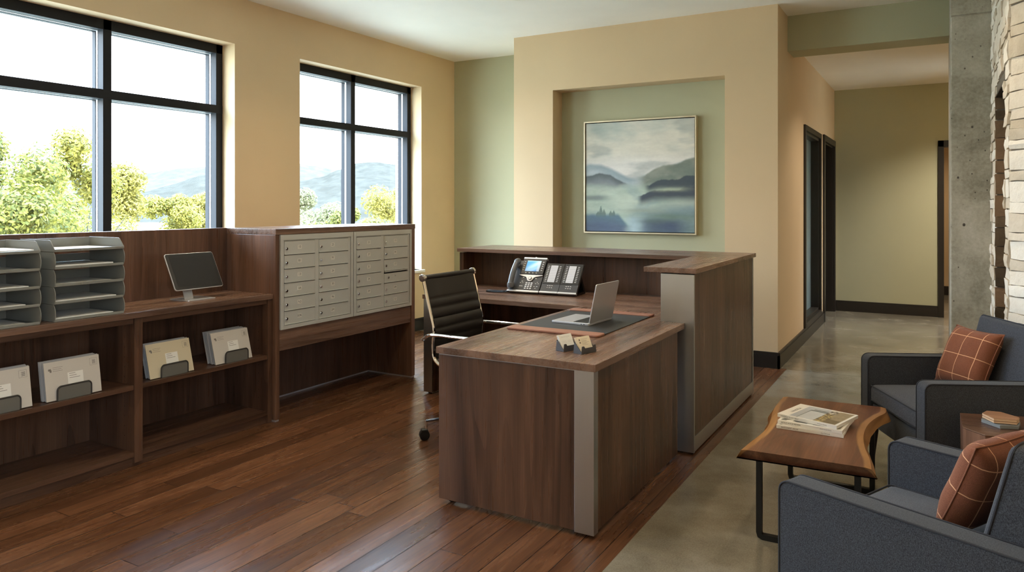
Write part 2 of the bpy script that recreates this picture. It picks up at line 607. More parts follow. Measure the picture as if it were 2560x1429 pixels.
def smooth_path(pts, n=6, closed=False):
    """Catmull-Rom through pts"""
    P = [Vector(p) for p in pts]
    out = []
    m = len(P)
    for i in range(m if closed else m - 1):
        p0 = P[(i - 1) % m] if closed or i > 0 else P[0]
        p1, p2 = P[i], P[(i + 1) % m]
        p3 = P[(i + 2) % m] if closed or i + 2 < m else P[-1]
        for k in range(n):
            t = k / n
            out.append(0.5 * ((2 * p1) + (-p0 + p2) * t + (2 * p0 - 5 * p1 + 4 * p2 - p3) * t * t + (-p0 + 3 * p1 - 3 * p2 + p3) * t ** 3))
    if not closed:
        out.append(P[-1])
    return out


def tube(bm, pts, r, seg=10, closed=False, mi=0, M4=None, flat=None):
    """flat=(w,h): rectangular bar instead of a round one"""
    P = [Vector(p) for p in pts]
    n = len(P)
    rings = []
    up = None
    for i in range(n):
        a = P[(i - 1) % n] if closed or i > 0 else P[i]
        c = P[(i + 1) % n] if closed or i < n - 1 else P[i]
        d = (c - a)
        if d.length < 1e-9:
            d = Vector((0, 0, 1))
        d.normalize()
        if up is None:
            up = Vector((0, 0, 1)) if abs(d.z) < 0.9 else Vector((1, 0, 0))
        s = d.cross(up)
        if s.length < 1e-6:
            s = d.cross(Vector((1, 0, 0)))
        s.normalize()
        up = s.cross(d).normalized()
        rr = r[i] if hasattr(r, '__len__') else r
        ring = []
        if flat:
            for q in ((-1, -1), (1, -1), (1, 1), (-1, 1)):
                ring.append(P[i] + s * q[0] * flat[0] / 2 + up * q[1] * flat[1] / 2)
        else:
            for k in range(seg):
                an = 2 * math.pi * k / seg
                ring.append(P[i] + (s * math.cos(an) + up * math.sin(an)) * rr)
        rings.append([bm.verts.new((M4 @ q) if M4 is not None else q) for q in ring])
    m = len(rings[0])
    for i in range(n if closed else n - 1):
        A, B = rings[i], rings[(i + 1) % n]
        for k in range(m):
            f = bm.faces.new((A[k], A[(k + 1) % m], B[(k + 1) % m], B[k]))
            f.material_index = mi
            f.smooth = True
    if not closed:
        for ring, rev in ((rings[0], True), (rings[-1], False)):
            f = bm.faces.new(ring[::-1] if rev else ring)
            f.material_index = mi


def quad(bm, pts, mi=0, M4=None):
    f = bm.faces.new([bm.verts.new((M4 @ Vector(p)) if M4 is not None else p) for p in pts])
    f.material_index = mi
    return f


def text(bm, s, size, M4, mi=0):
    """flat lettering in the local xy plane, centred"""
    cu = bpy.data.curves.new('lettering', 'FONT')
    cu.body = s
    cu.size = size
    cu.align_x = 'CENTER'
    cu.align_y = 'CENTER'
    cu.resolution_u = 2
    o = bpy.data.objects.new('lettering', cu)
    COL.objects.link(o)
    dg = bpy.context.evaluated_depsgraph_get()
    me = bpy.data.meshes.new_from_object(o.evaluated_get(dg))
    t = bmesh.new()
    t.from_mesh(me)
    bpy.data.objects.remove(o)
    bpy.data.curves.remove(cu)
    bpy.data.meshes.remove(me)
    merge(bm, t, M4, mi)


def rrect(w, h, r, n=5, cx=0.0, cy=0.0):
    out = []
    for sx, sy, a0 in ((1, 1, 0), (-1, 1, 90), (-1, -1, 180), (1, -1, 270)):
        for k in range(n + 1):
            a = R(a0 + 90 * k / n)
            out.append((cx + sx * (w / 2 - r) + r * math.cos(a), cy + sy * (h / 2 - r) + r * math.sin(a)))
    return out


def obj(name, bm, mats, parent=None, world=False, angle=35.0):
    me = bpy.data.meshes.new(name)
    if world and parent is not None:
        inv = parent_matrix(parent).inverted()
        for v in bm.verts:
            v.co = inv @ v.co
    bm.normal_update()
    bm.to_mesh(me)
    bm.free()
    for m in (mats if isinstance(mats, (list, tuple)) else [mats]):
        me.materials.append(M[m] if isinstance(m, str) else m)
    if hasattr(me, 'set_sharp_from_angle'):
        me.polygons.foreach_set('use_smooth', [True] * len(me.polygons))
        me.set_sharp_from_angle(angle=R(angle))
    o = bpy.data.objects.new(name, me)
    if angle == 35.0 and len(me.polygons) < 30000:
        wn_ = o.modifiers.new('weighted_normals', 'WEIGHTED_NORMAL')
        wn_.keep_sharp = True
    COL.objects.link(o)
    if parent is not None:
        o.parent = parent
    return o


def parent_matrix(o):
    m = Matrix.Translation(o.location) @ o.rotation_euler.to_matrix().to_4x4()
    return (parent_matrix(o.parent) @ m) if o.parent else m


def tag(o, label, cat, group=None, kind=None):
    o['label'] = label
    o['category'] = cat
    if group:
        o['group'] = group
    if kind:
        o['kind'] = kind
    return o


def thing(name, label, cat, loc=(0, 0, 0), rz=0.0, group=None):
    o = bpy.data.objects.new(name, None)
    COL.objects.link(o)
    o.empty_display_size = 0.05
    o.location = loc
    o.rotation_euler = (0, 0, rz)
    return tag(o, label, cat, group)


def struct(name, bm, mats, parent=None):
    o = obj(name, bm, mats, parent)
    if parent is None:
        o['kind'] = 'structure'
    return o


def B():
    return bmesh.new()


def dup(root, loc, rz=0.0, label=None, group=None):
    r = root.copy()
    COL.objects.link(r)
    r.location = loc
    r.rotation_euler = (0, 0, rz)
    if label:
        r['label'] = label
    if group:
        r['group'] = group
    for ch in list(root.children):
        c = ch.copy()
        COL.objects.link(c)
        c.parent = r
        for g in list(ch.children):
            d = g.copy()
            COL.objects.link(d)
            d.parent = c
    return r


def set_attr(o, name, vals):
    a = o.data.attributes.new(name, 'FLOAT', 'POINT')
    a.data.foreach_set('value', vals)


def set_col(o, cols, name='col'):
    a = o.data.color_attributes.new(name, 'FLOAT_COLOR', 'POINT')
    flat = []
    for c in cols:
        flat += [c[0], c[1], c[2], 1.0]
    a.data.foreach_set('color', flat)


# ================================================================== THE ROOM
XW = -5.22          # inner face of the window wall
CZ = 3.24           # ceiling
XF = -5.375         # inner face of the window frames
YB = -1.6           # wall behind the camera
XR = 1.05           # right wall of the lounge
YS = 7.66           # sage wall beside the window wall
YC = 6.883          # face of the tan feature wall
XH = -1.22          # hall side of the feature wall
HZ = 3.035          # hall ceiling
YE = 11.1           # end of the hall

bm = B(); box(bm, XW - 0.5, -1.149, YB, YC + 0.02, -0.12, 0.0); struct('floor_wood', bm, 'floor_wood')
bm = B(); box(bm, -1.149, XR + 0.2, YB, YC + 0.02, -0.12, -0.001); box(bm, -1.40, XR + 0.2, YC + 0.02, 14.2, -0.12, -0.001)
box(bm, XW - 0.5, -1.40, YC + 0.02, 14.2, -0.12, -0.001)
struct('floor_concrete', bm, 'floor_conc')
bm = B(); box(bm, XW - 0.5, XR + 0.2, YB - 0.2, 7.72, CZ, CZ + 0.15); struct('ceiling', bm, 'ceil')
bm = B(); box(bm, XW - 0.5, XR + 0.2, 7.72, 14.2, HZ, HZ + 0.15); struct('ceiling_hall', bm, 'ceil')

# window wall with three window openings in the room (one behind the camera) and one in the office beyond
WINS = [(-0.75, 0.65), (2.22, 4.326), (5.075, 6.98), (8.35, 10.3)]
FILL_WINS = [(-1.3, -0.1), (9.5, 10.0)]     # unseen windows added as fill: lounge behind the viewer, hall behind the column
WZ0, WZ1 = 0.70, 2.836


def holed_wall(bm, x0, x1, y0, y1, z1, openings):
    y = y0
    for a, b_ in openings:
        box(bm, x0, x1, y, a, 0.0, z1)
        box(bm, x0, x1, a, b_, 0.0, WZ0)
        box(bm, x0, x1, a, b_, WZ1, z1)
        y = b_
    box(bm, x0, x1, y, y1, 0.0, z1)


bm = B(); holed_wall(bm, -5.47, XW, YB - 0.2, 14.2, CZ, WINS); struct('wall_left', bm, 'tan')
bm = B(); holed_wall(bm, -5.74, -5.50, YB - 0.2, 14.2, CZ + 0.4, [(a - 0.17, b_ + 0.17) for a, b_ in WINS]); struct('wall_left_brick', bm, 'brick')
bm = B()
for a, b_ in WINS[:3]:
    box(bm, XF, XW + 0.035, a - 0.03, b_ + 0.03, WZ0 - 0.03, WZ0, 0.004)
struct('trim_1', bm, 'ceil')
# the feature wall with its niche
NX0, NX1, NZ = -3.455, -1.687, 2.645
bm = B()
box(bm, -3.92, NX0, YC, 7.3, 0, CZ)
box(bm, NX1, XH, YC, 7.3, 0, CZ)
box(bm, NX0, NX1, YC, 7.3, NZ, CZ)
struct('wall_center', bm, 'tan')
bm = B(); box(bm, NX0 - 0.01, NX1 + 0.01, 7.10, 7.31, 0, NZ + 0.01); struct('wall_niche', bm, 'sage')
bm = B(); box(bm, XW - 0.05, -3.90, YS, YS + 0.15, 0, CZ); struct('wall_back', bm, 'sage')
bm = B(); box(bm, -3.92, -3.80, 7.3, YS + 0.1, 0, CZ); struct('wall_return', bm, 'tan')
# hall side wall with a glazed door and a second doorway
D1 = (8.39, 9.60, 0.165, 2.28)
D2 = (9.93, 11.0, 0.0, 2.28)
bm = B()
box(bm, -1.37, XH, 7.3, D1[0], 0, CZ)
box(bm, -1.37, XH, D1[0], D1[1], 0, D1[2])
box(bm, -1.37, XH, D1[0], D1[1], D1[3], HZ + 0.05)
box(bm, -1.37, XH, D1[1], D2[0], 0, HZ + 0.05)
box(bm, -1.37, XH, D2[0], D2[1], D2[3], HZ + 0.05)
box(bm, -1.37, XH, D2[1], YE + 0.15, 0, HZ + 0.05)
struct('wall_hall_left', bm, 'tan')
# hall end wall with a doorway on the right
bm = B()
box(bm, XH - 0.1, 0.085, YE, YE + 0.14, 0, HZ + 0.02)
box(bm, 0.085, 0.95, YE, YE + 0.14, 2.21, HZ + 0.02)
box(bm, 0.95, XR + 0.1, YE, YE + 0.14, 0, HZ + 0.02)
struct('wall_hall_end', bm, 'sage')
bm = B(); holed_wall(bm, XR, XR + 0.25, YB - 0.2, 14.2, CZ, FILL_WINS); struct('wall_right', bm, 'tan')
bm = B(); box(bm, XW - 0.2, XR + 0.1, YB - 0.15, YB, 0, CZ); struct('wall_behind', bm, 'tan')
bm = B(); box(bm, XW - 0.2, XR + 0.1, 13.9, 14.05, 0, HZ); struct('wall_far_room', bm, 'tan')
bm = B(); box(bm, XW - 0.1, -1.3, YE + 0.02, YE + 0.14, 0, HZ); struct('wall_office', bm, 'ceil')
bm = B(); box(bm, XH - 0.02, 0.11, 7.38, 7.72, 2.907, CZ + 0.01); struct('beam_hall', bm, 'sage')
bm = B(); box(bm, 0.11, XR + 0.02, 7.38, 7.72, 2.2, CZ + 0.01); struct('wall_over_hall', bm, 'sage')

# column with a pour joint
bm = B()
box(bm, 0.098, 0.372, 6.62, 7.70, 0, 2.90, 0.012, 2)
box(bm, 0.098, 0.372, 6.62, 7.70, 2.906, CZ, 0.006, 2)
box(bm, 0.102, 0.37, 6.63, 7.69, 2.89, 2.92)
struct('column', bm, 'column')


def baseboard(name, pts, inward):
    """pts: polyline on the floor; a two-step profile stands off it"""
    bm = B()
    for (x0, y0), (x1, y1) in zip(pts[:-1], pts[1:]):
        a, b_ = Vector((x0, y0, 0)), Vector((x1, y1, 0))
        d = (b_ - a).normalized()
        nrm = Vector((-d.y, d.x, 0)) * inward
        for th, z0, z1 in ((0.020, 0.0, 0.118), (0.013, 0.118, 0.142)):
            q = [a - d * (0 if th < 0.0 else 0.0), b_, b_ + nrm * th, a + nrm * th]
            prism(bm, [(p.x, p.y) for p in q], z0, z1, 2, 0.0)
    return struct(name, bm, 'black_trim')


baseboard('baseboard_left', [(XW, YB), (XW, YS)], -1)
baseboard('baseboard_back', [(XW, YS), (-3.92, YS)], -1)
baseboard('baseboard_center', [(-3.92, YC), (XH + 0.02, YC)], -1)
baseboard('baseboard_hall_left', [(XH, YC - 0.02), (XH, D2[0] - 0.06)], -1)
baseboard('baseboard_hall_end', [(XH, YE), (0.02, YE)], -1)
baseboard('baseboard_right', [(XR, YB), (XR, 5.0)], 1)
baseboard('baseboard_far', [(-1.0, 13.9), (1.0, 13.9)], -1)


# ---- windows
def window(n, y0, y1, mull, flip=False):
    XF = globals()['XF']
    sgn = 1.0
    if flip:
        XF, sgn = XR + 0.155, -1.0
    def box(bm, xa, xb, *q):
        if flip:
            xa, xb = 2 * XF - xb, 2 * XF - xa
        globals()['box'](bm, xa, xb, *q)
    root = bpy.data.objects.new('window_%d' % n, None)
    COL.objects.link(root)
    root['kind'] = 'structure'
    root.location = (XF, (y0 + y1) / 2, WZ0)
    fw = 0.066
    z0, z1 = WZ0, WZ1
    rz0, rz1 = 2.243, 2.313
    bm = B()
    for xa, xb, g in ((XF - 0.068, XF, 0.0), (XF - 0.135, XF - 0.088, 0.006)):
        box(bm, xa, xb, y0, y0 + fw + g, z0, z1, 0.003)
        box(bm, xa, xb, y1 - fw - g, y1, z0, z1, 0.003)
        box(bm, xa, xb, y0, y1, z1 - 0.078 - g, z1, 0.003)
        box(bm, xa, xb, y0, y1, z0, z0 + 0.078 + g, 0.003)
        box(bm, xa, xb, mull - 0.033 - g, mull + 0.033 + g, z0, z1, 0.003)
        box(bm, xa - 0.0, xb + (0.002 if xb == XF else 0), y0, y1, rz0 - g, rz1 + g, 0.003)
    obj('frame', bm, 'win', root, True)
    bm = B()
    xa, xb = XF - 0.088, XF - 0.068
    panes = [(a, b_, c, d) for a, b_ in ((y0 + fw, mull - 0.033), (mull + 0.033, y1 - fw)) for c, d in ((z0 + 0.078, rz0), (rz1, z1 - 0.078))]
    for a, b_, c, d in panes:
        for q in ((a - 0.01, a + 0.002, c, d), (b_ - 0.002, b_ + 0.01, c, d), (a, b_, c - 0.01, c + 0.002), (a, b_, d - 0.002, d + 0.01)):
            box(bm, xa, xb, *q)
    obj('glazing_bead', bm, 'spacer', root, True)
    bm = B()
    for a, b_, c, d in panes:
        xg = XF - 0.078 * sgn
        quad(bm, ((xg, a, c), (xg, b_, c), (xg, b_, d), (xg, a, d)))
    obj('glass', bm, 'glass', root, True)
    p = bpy.data.lights.new('window_portal', 'AREA')
    p.shape = 'RECTANGLE'
    p.size = z1 - z0
    p.size_y = y1 - y0
    p.cycles.is_portal = True
    po = bpy.data.objects.new('window_portal', p)
    COL.objects.link(po)
    po.location = (XF - 0.2 * sgn, (y0 + y1) / 2, (z0 + z1) / 2)
    po.rotation_euler = (0, R(-90) * sgn, 0)


window(1, 2.22, 4.326, 3.297)
window(2, 5.075, 6.98, 5.985)
window(3, -0.75, 0.65, -0.05)
window(4, 8.35, 10.3, 9.3)
window(5, -1.3, -0.1, -0.7, True)  # unseen lounge window, added for fill light from the right
window(6, 9.5, 10.0, 9.75, True)  # unseen window added to bring light into the hall

# ---- doors
root = bpy.data.objects.new('door_1', None); COL.objects.link(root); root['kind'] = 'structure'
root.location = (XH, (D1[0] + D1[1]) / 2, D1[2])
bm = B()
y0, y1, z0, z1 = D1
for (a, b_, c, d) in ((y0 - 0.035, y0 + 0.03, z0 - 0.02, z1 + 0.03), (y1 - 0.03, y1 + 0.035, z0 - 0.02, z1 + 0.03), (y0, y1, z1 - 0.03, z1 + 0.03), (y0, y1, z0 - 0.02, z0 + 0.03)):
    box(bm, XH - 0.01, XH + 0.022, a, b_, c, d, 0.003)
for (a, b_, c, d) in ((y0, y0 + 0.05, z0, z1), (y1 - 0.05, y1, z0, z1), (y0, y1, z1 - 0.06, z1), (y0, y1, z0, z0 + 0.06)):
    box(bm, XH - 0.15, XH - 0.005, a, b_, c, d, 0.003)
obj('frame', bm, 'black_trim', root, True)
bm = B(); box(bm, XH - 0.10, XH - 0.092, y0 + 0.05, y1 - 0.05, z0 + 0.06, z1 - 0.06)
obj('glass', bm, 'frosted', root, True)
root = bpy.data.objects.new('door_2', None); COL.objects.link(root); root['kind'] = 'structure'
root.location = (XH, (D2[0] + D2[1]) / 2, 0)
bm = B()
y0, y1, z0, z1 = D2
for (a, b_, c, d) in ((y0 - 0.05, y0 + 0.03, 0, z1 + 0.05), (y1 - 0.03, y1 + 0.05, 0, z1 + 0.05), (y0, y1, z1 - 0.03, z1 + 0.05)):
    box(bm, XH - 0.01, XH + 0.024, a, b_, c, d, 0.003)
for (a, b_, c, d) in ((y0, y0 + 0.04, 0, z1), (y1 - 0.04, y1, 0, z1), (y0, y1, z1 - 0.05, z1)):
    box(bm, XH - 0.15, XH - 0.005, a, b_, c, d, 0.003)
obj('frame', bm, 'black_trim', root, True)
bm = B(); box(bm, XH - 0.125, XH - 0.085, y0 + 0.04, y1 - 0.04, 0.008, z1 - 0.05, 0.003)
obj('panel', bm, 'black_trim', root, True)
root = bpy.data.objects.new('door_3', None); COL.objects.link(root); root['kind'] = 'structure'
root.location = (0.5, YE, 0)
bm = B()
for (a, b_, c, d) in ((0.022, 0.09, 0, 2.29), (0.945, 1.01, 0, 2.29), (0.022, 1.01, 2.205, 2.29)):
    box(bm, a, b_, YE - 0.025, YE + 0.16, c, d, 0.004)
obj('frame', bm, 'black_trim', root, True)


# ---- stone wall: courses of ledge stones laid on a backing, with an upright slot
rng = random.Random(4)
XST = 0.372
SLOT = (5.36, 6.19, 0.0, 2.215)


def stone_field(bm, tints, put, u0, u1, z0, z1, hole=None, hmin=0.05, hmax=0.12):
    z = z0
    while z < z1 - 1e-4:
        h = min(rng.uniform(hmin, hmax), z1 - z)
        if z1 - z - h < 0.03:
            h = z1 - z
        u = u0
        while u < u1 - 1e-4:
            l = rng.uniform(0.12, 0.36)
            e = min(u + l, u1)
            if u1 - e < 0.06:
                e = u1
            segs = [(u, e)]
            if hole and z + h > hole[2] and z < hole[3]:
                segs = []
                if u < hole[0]:
                    segs.append((u, min(e, hole[0])))
                if e > hole[1]:
                    segs.append((max(u, hole[1]), e))
            for a, b_ in segs:
                if b_ - a < 0.02:
                    continue
                d = rng.uniform(0.008, 0.027)
                n0 = len(bm.verts)
                put(bm, a + 0.003, b_ - 0.003, z + 0.003, z + h - 0.003, d)
                tints += [rng.random()] * (len(bm.verts) - n0)
            u = e
        z += h


def rough_stone(bm, M4, w_, h_, d):
    """one stone: front face of a grid, pushed about; local x along, y up, z outward"""
    nx, ny = 3, 2
    g = [[None] * (ny + 1) for _ in range(nx + 1)]
    for i in range(nx + 1):
        for j in range(ny + 1):
            edge = i in (0, nx) or j in (0, ny)
            jx = rng.uniform(-0.004, 0.004) if edge else 0
            g[i][j] = bm.verts.new(M4 @ Vector((w_ * i / nx + jx, h_ * j / ny + jx, d * (0.72 if edge else 1.0) + rng.uniform(-0.004, 0.004))))
    for i in range(nx):
        for j in range(ny):
            bm.faces.new((g[i][j], g[i + 1][j], g[i + 1][j + 1], g[i][j + 1])).smooth = False
    rim = [g[i][0] for i in range(nx + 1)] + [g[nx][j] for j in range(1, ny + 1)] + [g[i][ny] for i in range(nx - 1, -1, -1)] + [g[0][j] for j in range(ny - 1, 0, -1)]
    inv = M4.inverted()
    back = []
    for v in rim:
        c = inv @ v.co
        back.append(bm.verts.new(M4 @ Vector((c.x, c.y, -0.01))))
    for k in range(len(rim)):
        k2 = (k + 1) % len(rim)
        bm.faces.new((rim[k2], rim[k], back[k], back[k2]))


YSN = 5.08
bm = B(); tints = []
def put_main(b_, a, e, z0, z1, d):
    # local x runs towards -Y so the face looks to -X
    rough_stone(b_, Matrix.Translation((XST, e, z0)) @ Matrix(((0, 0, -1, 0), (-1, 0, 0, 0), (0, 1, 0, 0), (0, 0, 0, 1))), e - a, z1 - z0, d)
stone_field(bm, tints, put_main, YSN, 6.62, 0.0, CZ, SLOT)
CANG = math.atan2(-1.08, 0.70)          # the wall turns towards the right here
CANT = Matrix.Translation((XST, YSN, 0)) @ Matrix.Rotation(CANG, 4, 'Z')
CLEN = (XR - XST) / math.cos(CANG)
def put_ret(b_, a, e, z0, z1, d):
    rough_stone(b_, CANT @ Matrix.Translation((a, 0, z0)) @ Matrix(((1, 0, 0, 0), (0, 0, -1, 0), (0, 1, 0, 0), (0, 0, 0, 1))), e - a, z1 - z0, d)
stone_field(bm, tints, put_ret, 0.0, CLEN, 0.0, CZ)
o = obj('wall_stone', bm, 'stone', None, False, 20)
o['kind'] = 'structure'
set_attr(o, 'tint', tints)
bm = B()
prism(bm, [(XST, YSN), (XR + 0.05, YSN + (XR + 0.05 - XST) * math.tan(CANG)), (XR + 0.05, SLOT[0]), (XST, SLOT[0])], 0, CZ)
box(bm, XST, XR + 0.05, SLOT[1], 6.70, 0, CZ)
box(bm, XST, XR + 0.05, SLOT[0], SLOT[1], SLOT[3], CZ)
box(bm, 0.80, XR + 0.05, SLOT[0], SLOT[1], 0, SLOT[3])
struct('wall_stone_backing', bm, plain('grey_mortar', srgb(120, 110, 96), 0.9))
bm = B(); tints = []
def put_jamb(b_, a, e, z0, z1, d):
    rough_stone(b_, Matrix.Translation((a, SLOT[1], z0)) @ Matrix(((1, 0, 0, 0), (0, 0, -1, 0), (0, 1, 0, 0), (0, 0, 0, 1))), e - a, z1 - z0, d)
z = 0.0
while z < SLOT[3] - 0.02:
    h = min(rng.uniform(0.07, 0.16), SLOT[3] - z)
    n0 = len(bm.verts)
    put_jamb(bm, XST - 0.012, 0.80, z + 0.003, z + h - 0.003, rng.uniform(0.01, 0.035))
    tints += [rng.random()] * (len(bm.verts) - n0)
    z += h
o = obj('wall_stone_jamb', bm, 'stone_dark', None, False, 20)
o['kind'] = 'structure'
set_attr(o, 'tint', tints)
bm = B(); box(bm, XST - 0.01, 0.81, SLOT[0] - 0.02, SLOT[1] + 0.0, SLOT[3] - 0.012, SLOT[3]); struct('trim_2', bm, 'iron')

# ================================================================== STORAGE WALL
XB = -3.86
BT = 0.857
bk = thing('low_bookcase', 'long low walnut bookcase with open shelves and a tall back screen under the large window', 'bookcase', (-4.08, 2.5, 0))
BY0, BY1 = 1.30, 3.502
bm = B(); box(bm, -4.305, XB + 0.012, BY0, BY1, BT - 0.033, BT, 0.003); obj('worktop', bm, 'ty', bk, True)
bm = B(); box(bm, -4.345, -4.307, BY0, BY1, 0.05, 1.293, 0.003); obj('back_screen', bm, 'tz', bk, True)
bm = B(); box(bm, -4.305, -4.290, BY0, BY1, 0.08, BT - 0.034); obj('back_panel', bm, 'wz', bk, True)
bm = B(); box(bm, -3.90, XB - 0.012, BY0, BY1, 0.792, BT - 0.034, 0.002); obj('top_rail', bm, 'wy', bk, True)
for a, b_ in ((BY0, BY0 + 0.05), (2.522, 2.572), (3.468, BY1)):
    bm = B(); box(bm, -4.29, XB, a, b_, 0.0 if b_ != 2.572 else 0.02, 0.822, 0.002)
    for x in (-4.22, -3.95):
        for i in range(11):
            z = 0.16 + i * 0.055
            if abs(z - 0.438) > 0.03 and a > 2:
                cyl(bm, (x, a - 0.0002, z), 0.0028, 0.0012, 1, 8, mi=1)
    obj('upright', bm, ['wz', 'mail_dark'], bk, True)
for a, b_ in ((BY0 + 0.051, 2.521), (2.573, 3.467)):
    bm = B(); box(bm, -4.288, XB - 0.004, a, b_, 0.425, 0.451, 0.002); obj('shelf', bm, 'wy', bk, True)
    bm = B(); box(bm, -4.288, XB - 0.002, a, b_, 0.052, 0.080, 0.002); obj('bottom_shelf', bm, 'wy', bk, True)
bm = B(); box(bm, -3.91, XB - 0.018, BY0, BY1 - 0.03, 0.0, 0.051); obj('plinth', bm, 'wy', bk, True)
mc = thing('mailbox_cabinet', 'tall walnut cabinet on panel legs framing the grey mailboxes by the small window', 'cabinet', (-4.08, 4.27, 0))
XM = -3.83
bm = B(); box(bm, -4.34, XM, 3.505, 3.541, 0.012, 1.252, 0.003); obj('side_panel', bm, 'tz', mc, True)
bm = B(); box(bm, -4.34, XM, 4.981, 5.030, 0.012, 1.252, 0.003); obj('side_panel', bm, 'tz', mc, True)
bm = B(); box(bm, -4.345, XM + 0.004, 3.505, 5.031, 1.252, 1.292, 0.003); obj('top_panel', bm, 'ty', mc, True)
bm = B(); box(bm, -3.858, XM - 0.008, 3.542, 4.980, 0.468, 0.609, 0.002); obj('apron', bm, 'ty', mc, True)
bm = B(); box(bm, -4.34, -3.86, 3.542, 4.980, 0.585, 0.609, 0.002); obj('bottom_panel', bm, 'wy', mc, True)
bm = B(); box(bm, -4.34, -4.30, 3.542, 4.980, 0.012, 1.25, 0.002); obj('back_panel', bm, 'wz', mc, True)
bm = B()
box(bm, -4.33, XM - 0.005, 4.985, 5.026, 0.0, 0.011)
box(bm, -4.33, XM - 0.005, 3.508, 3.538, 0.0, 0.011)
box(bm, -4.335, -4.305, 3.545, 4.978, 0.0, 0.011)
obj('floor_glide', bm, 'alu', mc, True)

NUMS = [['10', 'B1', '13', '0A', 'N3', 'E0K'], ['25', '91', '26', '30', '96', '2M'], ['23', '37', '31', '24', '29', '1K'], ['13', 'M', '17', '16', '0M', 'U']]
YZX = Matrix(((0, 0, 1, 0), (1, 0, 0, 0), (0, 1, 0, 0), (0, 0, 0, 1)))     # local x->Y, y->Z, z->X (faces +X)


def mailbox(yo, cols, label):
    root = thing('mailbox_unit', label, 'mailbox', (XM, yo, 0.61), 0, 'grey steel mailboxes in the walnut cabinet')
    W_, H_ = 0.712, 0.640
    bm = B()
    # surround
    for a, b_, c, d in ((0, 0.024, 0, H_), (0.690, W_, 0, H_), (0.024, 0.690, 0.603, H_), (0.024, 0.690, 0, 0.026)):
        box(bm, -0.012, 0.008, a, b_, c, d, 0.002)
    obj('outer_frame', bm, 'mail', root)
    bm = B(); box(bm, -0.42, -0.014, 0.004, W_ - 0.004, 0.004, H_ - 0.004)
    obj('cabinet_body', bm, 'mail_dark', root)
    bm = B()
    for a, b_ in ((0.028, 0.034), (0.322, 0.358), (0.664, 0.686)):
        box(bm, -0.012, 0.001, a, b_, 0.03, 0.600, 0.0015)
    for z in (0.029, 0.599):
        box(bm, -0.012, 0.001, 0.028, 0.686, z - 0.002, z + 0.003, 0.001)
    obj('door_frame', bm, 'mail', root)
    for ci, (a, b_) in enumerate(((0.036, 0.320), (0.360, 0.662))):
        for r in range(6):
            z1 = 0.598 - r * 0.0950
            z0 = z1 - 0.0935
            bm = B()
            slot = cols[ci][r] == '16'
            box(bm, -0.010, 0.0035, a, b_, z0 + 0.0015, z1 - (0.020 if slot else 0.003), 0.0015)
            box(bm, -0.012, 0.010, a, b_ + 0.0, z0 - 0.0005, z0 + 0.0045, 0.001)
            if slot:
                box(bm, -0.010, 0.012, a, b_, z1 - 0.008, z1 - 0.002, 0.001)
            d = obj('mailbox_door', bm, 'mail', root)
            if slot:
                d['label'] = 'outgoing mail door with an open slot along its top'
            bm = B()
            ly = a + (0.045 if slot else 0.016)
            cyl(bm, (0.007, ly, z0 + 0.041), 0.0105, 0.010, 0, 18, b=0.002)
            cyl(bm, (0.0125, ly, z0 + 0.041), 0.0065, 0.003, 0, 14)
            box(bm, 0.0135, 0.0148, ly - 0.001, ly + 0.001, z0 + 0.036, z0 + 0.046, 0, 1, 1)
            obj('lock', bm, ['chrome', 'mail_dark'], d)
            bm = B()
            py, pz = a + 0.137, z0 + 0.049
            if slot:
                text(bm, cols[ci][r], 0.016, Matrix.Translation((0.0042, py, pz)) @ YZX, 1)
            else:
                box(bm, 0.0034, 0.0045, py - 0.0195, py + 0.0195, pz - 0.0135, pz + 0.0135)
                text(bm, cols[ci][r], 0.024, Matrix.Translation((0.0049, py, pz)) @ YZX, 1)
            obj('number_plate', bm, ['plate', 'ink'], d)
    return root


mailbox(3.545, NUMS[0:2], 'grey mailbox unit of twelve locked doors on the side nearer the bookcase')
mailbox(4.2655, NUMS[2:4], 'grey mailbox unit with the slotted outgoing door on the side nearer the desk chair')


# ---- letter trays
def tray(name_label, loc, group):
    W_, D_, H_ = 0.372, 0.325, 0.0885
    root = thing('letter_tray', name_label, 'letter tray', loc, 0, group)
    bm = B()     # local: x from 0 (front) to -D, y from 0 to W
    box(bm, -D_, -0.004, 0.002, W_ - 0.002, 0.0, 0.006, 0.0015)
    box(bm, -D_, -D_ + 0.004, 0.002, W_ - 0.002, 0.005, 0.058, 0.001)
    obj('tray_floor', bm, 'tray', root)
    return root, W_, D_, H_


def tray_sides(root, W_, D_, H_, top):
    for s in (0, 1):
        y = 0.0 if s == 0 else W_ - 0.004
        bm = B()
        if top:
            pts = [(-D_, 0.0), (-0.002, 0.0), (0.0, 0.012), (-0.040, 0.056), (-0.055, 0.060), (-D_, 0.060)]
        else:
            pts = [(-D_, 0.0), (-0.006, 0.0), (0.003, 0.016), (0.008, 0.036), (0.007, 0.055), (0.0, 0.075), (-0.010, H_ - 0.001), (-D_, H_ - 0.001)]
        prism(bm, pts, y, y + 0.004, 1, 0.0012, 1)
        box(bm, -D_, -0.012, y - 0.002, y + 0.006, 0.0005, 0.005, 0.001)
        obj('side_wall', bm, 'tray', root)
    bm = B()
    box(bm, -0.010, -0.001, 0.004, W_ - 0.004, 0.0, 0.014, 0.002)
    box(bm, -0.002, 0.001, W_ * 0.36, W_ * 0.68, 0.001, 0.0135, 0.001)
    obj('front_lip', bm, 'tray', root)


